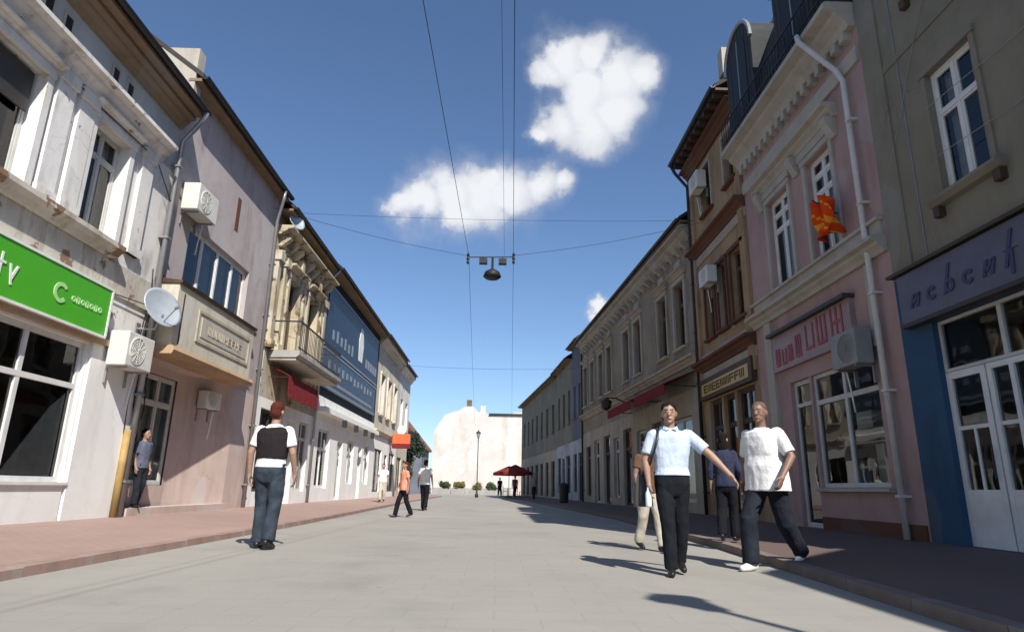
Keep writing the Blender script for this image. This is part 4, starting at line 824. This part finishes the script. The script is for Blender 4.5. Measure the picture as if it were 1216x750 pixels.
def tree(name, label, loc, h, r, leaf, cat='tree', clumps=16, per=260, s=.16, trunk=True, rnd=None, group=None):
    rnd = rnd or random.Random(int(loc[0]*31+loc[1])); o = empty(name, loc); tag(o,label,cat,group); tr = MB()
    tr.tube([(0,0,-.05),(.05,0,h*.3),(0,.05,h*.6)],[.05*h*.5,.035*h*.5,.015*h*.5],8)
    lf = MB()
    for k in range(clumps):
        q = rnd.uniform(0,2*math.pi); t = rnd.uniform(.35,1); rad = r*rnd.uniform(.2,.9)*math.sin(math.pi*min(1,(t*.8+.12))); c = (rad*math.cos(q),rad*math.sin(q),h*t*.93)
        tr.tube([(0,0,h*.28*t+.05),(c[0]*.5,c[1]*.5,c[2]*.75),c],[.012*h*.5,.008*h*.5,.004*h],5); leaves(lf,c,r*.42,r*.42,h*.14,per,s,rnd)
    tr.build('trunk','bark',o); lf.build('crown',leaf,o,recalc=False); return o
tree('tree','dark green tree beside the tiled house at the street end',(-8.9,66,0),6.6,1.5,'leaf_dark')
for k,(x,y,lf,lab) in enumerate([(-6.9,86.5,'leaf_green','green shrub in a planter at the left foot of the white end wall'),(-5.0,86.2,'leaf_yellow','yellowish shrub in a planter at the foot of the white end wall'),(-2.9,86.4,'leaf_yellow','wide yellow shrub in a planter below the lamp post'),(-.6,86.3,'leaf_green','green shrub in a planter right of the lamp post')]):
    o = empty('planter',(x,y,0)); tag(o,lab,'planter','planters along the white end wall')
    MB().prism([(-.75,-.45,0),(.75,-.45,0),(.85,-.5,.55),(-.85,-.5,.55)],(0,.95,0)).build('tub','concrete',o); lfm = MB(); rn = random.Random(k)
    for j in range(7): leaves(lfm,(rn.uniform(-.6,.6),rn.uniform(-.2,.2),.95+rn.uniform(-.1,.35)),.4,.4,.4,130,.12,rn)
    lfm.build('foliage',lf,o,recalc=False)

# ------------------------------------------------------------------ street lamps
def lamp(loc, h, label):
    o = empty('street_lamp', loc); tag(o,label,'street lamp')
    MB().lathe((0,0,0),[(.16,-.05),(.16,.25),(.1,.35),(.07,.9),(.05,1.0),(.04,h-.62)],12).build('post','dark_metal',o,smooth=True)
    MB().lathe((0,0,h-.62),[(.04,0),(.1,.05),(.12,.08)],8).build('collar','dark_metal',o); MB().lathe((0,0,h-.54),[(.1,0),(.21,.4),(.19,.41),(.09,.01)],8).build('lantern','dish_grey',o)
    MB().lathe((0,0,h-.14),[(.25,0),(.2,.08),(.06,.17),(.02,.3)],8).build('cap','dark_metal',o); return o
lamp((-1.86,60,0),5.9,'dark lamp post standing before the white end wall')
lamp((3.86,-.65,.09),6.1,'dark lamp post on the near right pavement casting a shadow on the street')
# hanging lamp and overhead wires
DL = 18.0
o = empty('hanging_lamp',(-.3,DL,6.85)); tag(o,'black dish lamp hanging on wires over the middle of the street','lamp')
MB().lathe((0,0,.0),[(.02,.02),(.2,.0),(.27,.06),(.22,.2),(.06,.3),(.03,.33)],18).build('shade','black',o,smooth=True); MB().tube([(0,0,.3),(0,0,.68)],.035,8).build('stem','black',o)
MB().tube([(-.72,0,.66),(.62,0,.70)],.016,6).build('crossbar','dark_metal',o)
for x in (-.28,.3): MB().box(x-.12,x+.12,-.09,.09,.46,.62).tube([(x,0,.6),(x,0,.69)],.015,6).build('control_box','black',o)
for x,z in ((-.74,.66),(.63,.7)): MB().lathe((x,0,z-.22),[(.02,0),(.05,.05),(.03,.11),(.05,.17),(.03,.23),(.05,.29),(.02,.36)],8).build('insulator','dark_metal',o)
def wire(label, a, b, sag, r=.0065, n=24):
    a,b = Vector(a),Vector(b); pts=[a.lerp(b,k/n)-Vector((0,0,4*sag*(k/n)*(1-k/n))) for k in range(n+1)]
    w = MB().tube(pts,r,5).build('overhead_wire','black',None,smooth=True); tag(w,label,'wire','overhead wires')
wire('overhead wire running down the street from the left end of the hanging lamp',(-1.02,DL-.02,7.55),(-1.48,-6,7.5),.03)
wire('overhead wire running down the street from the right end of the hanging lamp',(.32,DL-.02,7.6),(-.22,-6,7.5),.03)
wire('thin overhead wire beside the right street wire',(.05,DL,7.58),(-.3,-6,7.7),.03,.004)
wire('overhead wire from the hanging lamp on towards the white end wall, left strand',(-1.02,DL+.02,7.55),(-3.2,88.5,8.5),.5)
wire('overhead wire from the hanging lamp on towards the white end wall, right strand',(.32,DL+.02,7.6),(1.8,88.5,8.5),.5)
wire('cross wire holding the hanging lamp from the left row',(-7.02,18.0,8.95),(-1.02,DL,7.55),.12)
wire('cross wire holding the hanging lamp from the right row',(.32,DL,7.6),(6.22,18.2,8.95),.12)
wire('straight cross wire spanning the street above the hanging lamp',(-7.02,18.3,8.95),(6.22,18.9,9.3),.12,.005)
wire('cross wire spanning the street beyond the hanging lamp',(-7.02,40,8.3),(4.85,40,8.3),.15,.008)
# cafe at the bend
cp = [M_.world(9.5,1.9,0), M_.world(13.5,2.0,0)]
for k,(p,lab) in enumerate(zip(cp,('dark red cafe parasol near the bend of the shaded row','dark red cafe parasol farther along the shaded row'))):
    o = empty('parasol',(p.x,p.y,.14)); tag(o,lab,'parasol','cafe parasols'); MB().tube([(0,0,-.03),(0,0,2.6)],.03,8).build('pole','timber_dark',o); MB().lathe((0,0,0),[(.3,-.03),(.3,.06),(.05,.1)],12).build('base','concrete',o)
    mb=MB()
    for j in range(8):
        a0,a1=2*math.pi*j/8,2*math.pi*(j+1)/8; mb.poly([(0,0,2.75),(1.5*math.cos(a0),1.5*math.sin(a0),2.1),(1.5*math.cos(a1),1.5*math.sin(a1),2.1)]); mb.poly([(1.5*math.cos(a0),1.5*math.sin(a0),2.1),(1.5*math.cos(a1),1.5*math.sin(a1),2.1),(1.5*math.cos(a1),1.5*math.sin(a1),1.85),(1.5*math.cos(a0),1.5*math.sin(a0),1.85)])
    mb.build('canopy','parasol_red',o,recalc=False)
    t = empty('cafe_table',(p.x-.1,p.y+.75,.14)); tag(t,'round cafe table under the '+('nearer' if k==0 else 'farther')+' dark red parasol','table','cafe tables'); MB().lathe((0,0,0),[(.25,-.03),(.22,.03),(.03,.06),(.03,.7)],12).build('pedestal','dark_metal',t); MB().lathe((0,0,.7),[(.4,0),(.4,.035)],18).build('top','goods_white',t)
    for s_,lb in ((-1,'left'),(1,'right')):
        c = empty('cafe_chair',(p.x-.1+s_*.72,p.y+.75,.13),R(-90*s_)); tag(c,f'dark cafe chair on the {"street" if s_ < 0 else "house"} side of the {"nearer" if k==0 else "farther"} parasol table','chair',f'chairs at the {"nearer" if k==0 else "farther"} cafe table')
        MB().box(-.22,.22,-.22,.22,.43,.47).build('seat','timber_dark',c); MB().box(-.22,.22,.19,.23,.47,.88).build('backrest','timber_dark',c)
        for x in (-.2,.2):
            for y in (-.2,.2): MB().tube([(x,y,-.02),(x,y,.44)],.018,6).build('leg','dark_metal',c)

# ------------------------------------------------------------------ people
TS = bpy.data.scenes.new('workbench')                       # scratch scene: the people's meshes are evaluated there
def b_cap(bm, a, b, ra, rb, n=12):
    a, b = Vector(a), Vector(b); t = (b-a); L = t.length or 1e-4; t = t/L; u = t.orthogonal().normalized(); w = t.cross(u); rows = []
    st = [(-ra*math.cos(q), ra*math.sin(q)) for q in [math.pi/2*k/4 for k in range(1,5)]] + [(L+rb*math.sin(q), rb*math.cos(q)) for q in [math.pi/2*k/4 for k in range(0,4)]]
    p0 = bm.verts.new(a-t*ra); p1 = bm.verts.new(b+t*rb)
    for h, r in st: rows.append([bm.verts.new(a+t*h+(u*math.cos(2*math.pi*j/n)+w*math.sin(2*math.pi*j/n))*r) for j in range(n)])
    for k in range(len(rows)-1):
        for j in range(n): bm.faces.new((rows[k][j],rows[k][(j+1)%n],rows[k+1][(j+1)%n],rows[k+1][j]))
    for j in range(n): bm.faces.new((p0,rows[0][(j+1)%n],rows[0][j])); bm.faces.new((p1,rows[-1][j],rows[-1][(j+1)%n]))
def b_cone(bm, pts, rads, n=14):
    """tube with flat ends through the points"""
    P = [Vector(p) for p in pts]; rows = []; u = None
    for k, p in enumerate(P):
        t = (P[min(k+1,len(P)-1)]-P[max(k-1,0)]).normalized(); u = t.orthogonal().normalized() if u is None else (u-t*u.dot(t)).normalized(); w = t.cross(u)
        rows.append([bm.verts.new(p+(u*math.cos(2*math.pi*j/n)+w*math.sin(2*math.pi*j/n))*rads[k]) for j in range(n)])
    for k in range(len(rows)-1):
        for j in range(n): bm.faces.new((rows[k][j],rows[k][(j+1)%n],rows[k+1][(j+1)%n],rows[k+1][j]))
    bm.faces.new(list(reversed(rows[0]))); bm.faces.new(rows[-1])
def b_ell(bm, c, rx, ry, rz, sub=2, rot=None):
    m = Matrix.Translation(c) @ (rot.to_4x4() if rot else Matrix.Identity(4)) @ Matrix.Diagonal((rx,ry,rz,1)); bmesh.ops.create_icosphere(bm, subdivisions=sub, radius=1, matrix=m)
def b_loft(bm, secs, n=22):
    rows = [[bm.verts.new((c[0]+c[3]*math.copysign(abs(math.cos(q))**.85, math.cos(q)), c[1]+c[4]*math.copysign(abs(math.sin(q))**.85, math.sin(q)), c[2])) for q in [2*math.pi*j/n for j in range(n)]] for c in secs]
    for k in range(len(rows)-1):
        for j in range(n): bm.faces.new((rows[k][j],rows[k][(j+1)%n],rows[k+1][(j+1)%n],rows[k+1][j]))
    bm.faces.new(list(reversed(rows[0]))); bm.faces.new(rows[-1])
def solid(bm, name, voxel, mat, parent, smooth=3, fold=0., fs=7., seed=0):
    """one closed surface over all the overlapping pieces of bm"""
    bmesh.ops.recalc_face_normals(bm, faces=bm.faces); me = bpy.data.meshes.new(name); bm.to_mesh(me); bm.free(); o = bpy.data.objects.new('tmp', me); TS.collection.objects.link(o)
    r = o.modifiers.new('r','REMESH'); r.mode = 'VOXEL'; r.voxel_size = voxel; r.use_smooth_shade = True
    if smooth: s = o.modifiers.new('s','SMOOTH'); s.iterations = smooth; s.factor = .5
    
    with bpy.context.temp_override(scene=TS, view_layer=TS.view_layers[0]): dg = bpy.context.evaluated_depsgraph_get(); m2 = bpy.data.meshes.new_from_object(o.evaluated_get(dg))
    bpy.data.objects.remove(o); bpy.data.meshes.remove(me)
    m2.name = name; m2.materials.clear(); m2.materials.append(MATS[mat])
    if fold:
        nr = [v.normal.copy() for v in m2.vertices]
        for v, vn in zip(m2.vertices, nr):
            p = v.co.copy(); k = noise.noise(Vector((p.x*fs+seed, p.y*fs, p.z*fs*.55))) + .5*noise.noise(Vector((p.x*fs*2.3, p.y*fs*2.3+seed, p.z*fs*1.6))); v.co = p + vn*k*fold
    m2.shade_smooth(); return link_mesh(name, m2, parent)
TORSO = [(.84,.155,.11),(.90,.172,.122),(.97,.168,.118),(1.06,.15,.105),(1.16,.158,.11),(1.28,.178,.118),(1.37,.182,.112),(1.425,.15,.092),(1.465,.085,.07)]
def person(label, loc, rot, H, legs, arms, spec, voxel=.008, lean=0., head=0., group=None, faceless=False):
    """legs: (hip, knee, ankle, toe direction) twice; arms: (elbow, wrist, hand direction) twice; front is -y"""
    o = empty('person', loc, R(rot)); S = H/1.75; tag(o, label, 'person', group)
    g = spec.get; ln = lambda z: -lean*max(0, z-.9); fem = g('slim', 1.)
    sh = [Vector((sx*.178*fem, ln(1.41), 1.41)) for sx in (-1,1)]
    bm = bmesh.new(); hy = ln(1.6)
    b_loft(bm, [(0,ln(z),z,rx*fem,ry) for z,rx,ry in TORSO])
    b_cap(bm,(0,ln(1.44)+.012,1.43),(0,hy-.004,1.56),.056*fem,.054*fem)
    hd = Matrix.Rotation(R(head),3,'Z'); hc = Vector((0,hy,1.6))
    def hp(x,y,z): return hc + hd @ Vector((x,y,z))
    b_ell(bm,hp(0,-.012,.045),.076,.097,.108,3,hd); b_ell(bm,hp(0,-.045,-.025),.058,.06,.058,2,hd)
    b_cap(bm,hp(0,-.098,.045),hp(0,-.122,.012),.011,.017); b_ell(bm,hp(0,-.080,.065),.050,.020,.014,2,hd); b_ell(bm,hp(0,-.094,-.028),.026,.014,.012,2,hd); b_ell(bm,hp(0,-.085,-.062),.026,.02,.018,2,hd)
    for sx in (-1,1): b_ell(bm,hp(sx*.078,.008,.03),.012,.024,.034,2,hd); b_ell(bm,hp(sx*.038,-.066,.008),.026,.024,.026,2,hd)
    for i,(el,wr,hdir) in enumerate(arms):
        el,wr = Vector(el),Vector(wr); b_cap(bm,sh[i]+Vector((0,0,-.01)),el,.050*fem,.042*fem); b_cap(bm,el,wr,.043*fem,.027); b_cap(bm,el.lerp(wr,.15),el.lerp(wr,.5),.042*fem,.037*fem)
        t = Vector(hdir).normalized(); out = Vector((1 if i else -1, -.3, .0)); w = (Vector((0,-1,0))-t*Vector((0,-1,0)).dot(t)).normalized(); c = t.cross(w).normalized()
        if c.dot(Vector((-1 if i else 1,0,0))) < 0: c = -c             # palm side, towards the body
        b_cap(bm,wr,wr+t*.03,.027,.03); pl_ = wr+t*.06
        b_ell(bm,pl_,1,1,1,2,Matrix((w*.042,c*.016,t*.05)).transposed())
        for f,(off,l) in enumerate(((-.030,.066),(-.010,.080),(.011,.075),(.030,.058))):
            k0 = wr+t*.098-w*off; k1 = k0+(t*.9+c*.25)*l*.5; k2 = k1+(t*.62+c*.75)*l*.55; b_cap(bm,k0-t*.02,k1,.0105,.0095,8); b_cap(bm,k1,k2,.0095,.008,8)
        k0 = wr+t*.035+w*.03; k1 = k0+(w*.7+t*.7+c*.2)*.042; k2 = k1+(t*.9+w*.25+c*.3)*.035; b_cap(bm,k0,k1,.014,.011,8); b_cap(bm,k1,k2,.011,.009,8)
    for (hip,kn,an,td) in legs:
        hip,kn,an,td = Vector(hip),Vector(kn),Vector(an),Vector(td).normalized(); b_cap(bm,hip,kn,.088*fem,.056); b_cap(bm,kn,an,.055,.038); b_cap(bm,kn.lerp(an,.12),kn.lerp(an,.45),.056,.05)
        dn = (an-kn).normalized(); b_cap(bm,an+dn*.03-td*.035,an+dn*.045+td*.12,.036,.03)
    body = solid(bm,'body',voxel,g('skin','skin_tan'),o,5); sc = (S,S,S); body.scale = sc
    def child(bm,name,mat,fold=0.,smooth=2,v=None,seed=0,fs=7.):
        c = solid(bm,name,v or voxel*1.15,mat,o,smooth,fold,fs,seed=seed); c.scale = sc; return c
    # trousers
    lo = g('loose',.018); bm = bmesh.new(); top = g('waist',1.0)
    b_loft(bm,[(0,ln(z),z,rx*fem+.014,ry+.014) for z,rx,ry in [(.77,.10,.085),(.80,.14,.10),(.84,.158,.112),(.90,.172,.124),(top,.166,.117)]])
    for (hip,kn,an,td) in legs:
        hip,kn,an = Vector(hip),Vector(kn),Vector(an); b_cap(bm,hip,hip.lerp(kn,.5),.094*fem+lo*.5,.082+lo*.6); b_cone(bm,[hip.lerp(kn,.3),hip.lerp(kn,.75),kn,kn.lerp(an,.5),kn.lerp(an,g('cuff',1.03))],[.085*fem+lo*.7,.07+lo,.064+lo,.06+lo,.058+lo*1.1])
    child(bm,'trousers',g('trousers','jeans_dark'),.010,7,seed=3)
    # shoes
    for (hip,kn,an,td) in legs:
        kn,an,td = Vector(kn),Vector(an),Vector(td).normalized(); dn = Vector((0,0,-1)) if g('flat',True) else (an-kn).normalized(); bm = bmesh.new()
        b_cap(bm,an+dn*.035-td*.045,an+dn*.042+td*.06,.043,.043); b_cap(bm,an+dn*.042+td*.05,an+dn*.052+td*.145,.044,.032); child(bm,'shoe',g('shoe','shoe_black'),0,2)
    # shirt
    hem = g('hem',.86); bm = bmesh.new(); ex = g('ex',.02)
    secs = [(hem,.168+g('flare',.0),.122+g('flare',0.)*.8)] + [q for q in TORSO if q[0] > hem+.03 and q[0] < 1.44]
    secs = [(z, max(rx, secs[0][1]*(1-.25*(z-hem))), max(ry, secs[0][2]*(1-.25*(z-hem)))) if z < 1.12 and g('flare') else (z,rx,ry) for z,rx,ry in secs]
    b_loft(bm,[(0,ln(z),z,rx*fem+ex,ry+ex) for z,rx,ry in secs] + [(0,ln(1.46),1.455,.10*fem,.085),(0,ln(1.48),1.475,.076*fem,.072)])
    for i,(el,wr,hdir) in enumerate(arms):
        el,wr = Vector(el),Vector(wr); k = g('sleeve',.62); b_ell(bm,sh[i]+Vector((0,0,-.006)),.070*fem,.072,.066)
        pts = [sh[i],sh[i].lerp(el,min(k,1.))]; rr = [.070*fem,.067*fem]
        if k > 1: pts += [el.lerp(wr,k-1)]; rr = [.072*fem,.058,.046]
        b_cone(bm,pts,rr)
    child(bm,'shirt',g('shirt','tee_white'),g('fold',.008),2,seed=7)
    if g('vest'):
        bm = bmesh.new(); b_loft(bm,[(0,ln(z),z,rx*.99+ex+.012,ry+ex+.014) for z,rx,ry in TORSO if 1.0 < z < 1.43] + [(0,ln(1.45),1.45,.12,.09)]); child(bm,'vest',g('vest'),.007,2,seed=11)
    # hair, eyes, mouth
    bm = bmesh.new(); hs = g('hairsize',1.); b_ell(bm,hp(0,.006,.084),.082*hs,.098*hs,.084*hs,3,hd); b_ell(bm,hp(0,.045,.02),.074*hs,.064*hs,.075*hs,2,hd)
    if g('longhair'): b_ell(bm,hp(0,.055,-.06),.085,.05,.12,2,hd)
    hr = child(bm,'hair',g('hair','hair_black'),.007,1,seed=2,fs=26.)
    if not faceless:
        for sx in (-1,1):
            bm = bmesh.new(); b_ell(bm,hp(sx*.031,-.099,.043),.011,.007,.005,2,hd); me = bpy.data.meshes.new('eye'); bm.to_mesh(me); bm.free(); me.materials.append(MATS['eye_dark']); e = link_mesh('eye',me,o); e.scale = sc
            bm = bmesh.new(); b_cap(bm,hp(sx*.016,-.106,.066),hp(sx*.046,-.09,.068),.005,.004,8); me = bpy.data.meshes.new('eyebrow'); bm.to_mesh(me); bm.free(); me.materials.append(MATS[g('hair','hair_black')]); e = link_mesh('eyebrow',me,o); e.scale = sc
        bm = bmesh.new(); b_ell(bm,hp(0,-.106,-.03),.022,.007,.005,2,hd); me = bpy.data.meshes.new('mouth'); bm.to_mesh(me); bm.free(); me.materials.append(MATS['lips']); e = link_mesh('mouth',me,o); e.scale = sc
    return o, S
def walk(stride=.3, w=.09, lift=.06, front=0):
    """legs in mid stride; front: which leg leads"""
    L = []
    for i,sx in enumerate((-1,1)):
        f = 1 if i == front else -1; ank = Vector((sx*w, -f*stride, .085 + (0 if f > 0 else lift))); hip = Vector((sx*.09,0,.89)); kn = hip.lerp(ank,.5)+Vector((0,-.035 if f > 0 else -.06,0.01)); L.append((hip,kn,ank,(sx*.12,-1,0) if f > 0 else (sx*.1,-1,-.25)))
    return L
def hang(sw=.0, out=.27):
    return [((-out*.96,.02-sw*.4,1.13),(-out*1.0,-.06-sw,.88),(0,-.15,-1)),((out*.96,.02+sw*.4,1.13),(out*1.0,-.06+sw,.88),(0,-.15,-1))]

# the man in the pale shirt, reaching out with one arm
pm_,S_ = person('man in pale blue short sleeved shirt and black trousers reaching out his arm',(1.86,6.95,0),-6,1.76,walk(.13,.065,.05,0),
    [((-.27,.0,1.14),(-.25,-.05,.90),(.05,-.1,-1)),((.40,-.06,1.20),(.56,-.16,1.0),(.55,-.2,-.7))],
    dict(shirt='shirt_pale_blue',trousers='trousers_black',hem=.98,waist=1.02,hair='hair_black',ex=.026,sleeve=.78,hairsize=1.03,loose=.012,cuff=1.05),.0075,head=-8)
cb = MB()
for sx in (-1,1): cb.prism([(sx*.010,-.098,1.466),(sx*.066,-.055,1.492),(sx*.072,-.02,1.498),(sx*.084,-.055,1.462),(sx*.05,-.106,1.442)],(0,-.004,.003))
co = cb.build('collar','shirt_pale_blue',pm_); co.scale = (S_,S_,S_)
# his shoulder bag and bottle
bg_ = empty('shoulder_bag',(1.86,6.95,0),R(-6)); tag(bg_,'black shoulder bag on the right hip of the man in pale blue','bag'); 
mb = MB(); mb.hexa([(-.36,.02,.66),(-.20,.02,.66),(-.20,.34,.66),(-.36,.34,.66),(-.34,.04,1.0),(-.22,.04,1.0),(-.22,.32,1.0),(-.34,.32,1.0)]); bb = mb.build('pouch','leather_black',bg_); md = bb.modifiers.new('e','BEVEL'); md.width=.025; md.segments=3
MB().tube([(-.28,.06,.98),(-.225,-.05,1.12),(-.19,-.142,1.25),(-.155,-.125,1.36),(-.135,-.06,1.46),(-.13,.02,1.485),(-.15,.1,1.42),(-.2,.15,1.2),(-.28,.28,.99)],.014,6).build('strap','leather_black',bg_,smooth=True)
bo = empty('bottle',(1.86,6.95,0),R(-6)); tag(bo,'small pale plastic bottle in the hand of the man in pale blue','bottle'); MB().lathe((-.262,-.075,.66),[(.0,0),(.03,.002),(.033,.02),(.033,.14),(.014,.18),(.014,.205),(.0,.207)],14).build('flask','bottle_plastic',bo,smooth=True); MB().lathe((-.262,-.075,.862),[(.016,0),(.016,.02)],12).build('bottle_cap','goods_blue',bo)
# the man in the white T-shirt, striding
person('man with shaved head in loose white T-shirt and dark jeans striding by the kerb',(3.11,7.5,0),-52,1.86,
    [((-.09,0,.88),(-.1,-.26,.50),(-.08,-.30,.085),(-.1,-1,0)),((.09,0,.88),(.1,.12,.48),(.09,.42,.17),(.05,-1,-.45))],
    [((-.29,.10,1.15),(-.29,.02,.90),(0,-.3,-1)),((.32,-.04,1.15),(.30,-.22,.95),(-.1,-.5,-1))],
    dict(shirt='tee_white',trousers='jeans_dark',hem=.80,flare=.03,ex=.045,hair='hair_short',hairsize=.965,shoe='shoe_white',skin='skin_dark',loose=.028,fold=.010,sleeve=.85),.0075,lean=.06,head=10)
# the man walking away in a black vest
person('man seen from behind in black vest over white T-shirt and blue jeans',(-3.05,8.85,0),176,1.9,walk(.10,.10,.03,1),hang(.04,.27),
    dict(shirt='tee_white',vest='vest_black',trousers='jeans_blue',hem=.95,hair='hair_red',loose=.022,ex=.022,sleeve=.72,hairsize=1.03),.0085,faceless=True)
person('woman in navy top standing in the shade behind the two men',(3.5,10.0,.12),150,1.60,walk(.12,.08,.03,0),hang(.05,.24),dict(shirt='blouse_navy',trousers='trousers_black',slim=.9,longhair=True,sleeve=1.6),.012,faceless=True)
person('person in stone coloured trousers behind the man in pale blue',(2.22,9.6,0),20,1.62,walk(.2,.08,.05,1),hang(.06,.25),dict(shirt='top_brown',trousers='trousers_stone',shoe='shoe_black',skin='skin_dark'),.012)
person('woman in orange top and black trousers walking in the sunny street',(-2.6,18.5,0),-60,1.50,walk(.24,.07,.05,0),hang(.1,.23),dict(shirt='top_orange',trousers='trousers_black',slim=.92,hem=.84,longhair=True,hair='hair_red',flare=.01),.016,faceless=True)
person('person in white top and black trousers farther down the sunny street',(-2.62,23.9,0),170,1.78,walk(.12,.07,.04,1),hang(.06,.25),dict(shirt='tee_white',trousers='trousers_black',hem=.88),.018,faceless=True)
person('person in white shirt on the left pavement before the white shops',(-5.3,30.5,.15),0,1.68,walk(.14,.07,.03,0),hang(.05,.25),dict(shirt='tee_white',trousers='trousers_stone',hem=.88),.02,faceless=True)
person('person in pale grey shirt before the recessed shop under the cream box',(-7.0,12.95,.33),80,1.5,walk(.05,.08,.0,0),hang(.02,.25),dict(shirt='shirt_shade_blue',trousers='jeans_dark',sleeve=.8),.014)
for k,(p,rt,sh_,lab) in enumerate([(M_.world(6.3,2.3,.13),200,'top_brown','person in brown standing by the cafe parasol'),(M_.world(16.0,2.6,.13),20,'vest_black','person in black beyond the cafe parasols'),(L_.world(24.5,2.2,.13),30,'top_grey','person in grey on the pavement before the drab house')]):
    person(lab,tuple(p),rt,1.72,walk(.15,.08,.04,k%2),hang(.05,.25),dict(shirt=sh_,trousers='jeans_dark'),.022,faceless=True)

bpy.data.scenes.remove(TS)
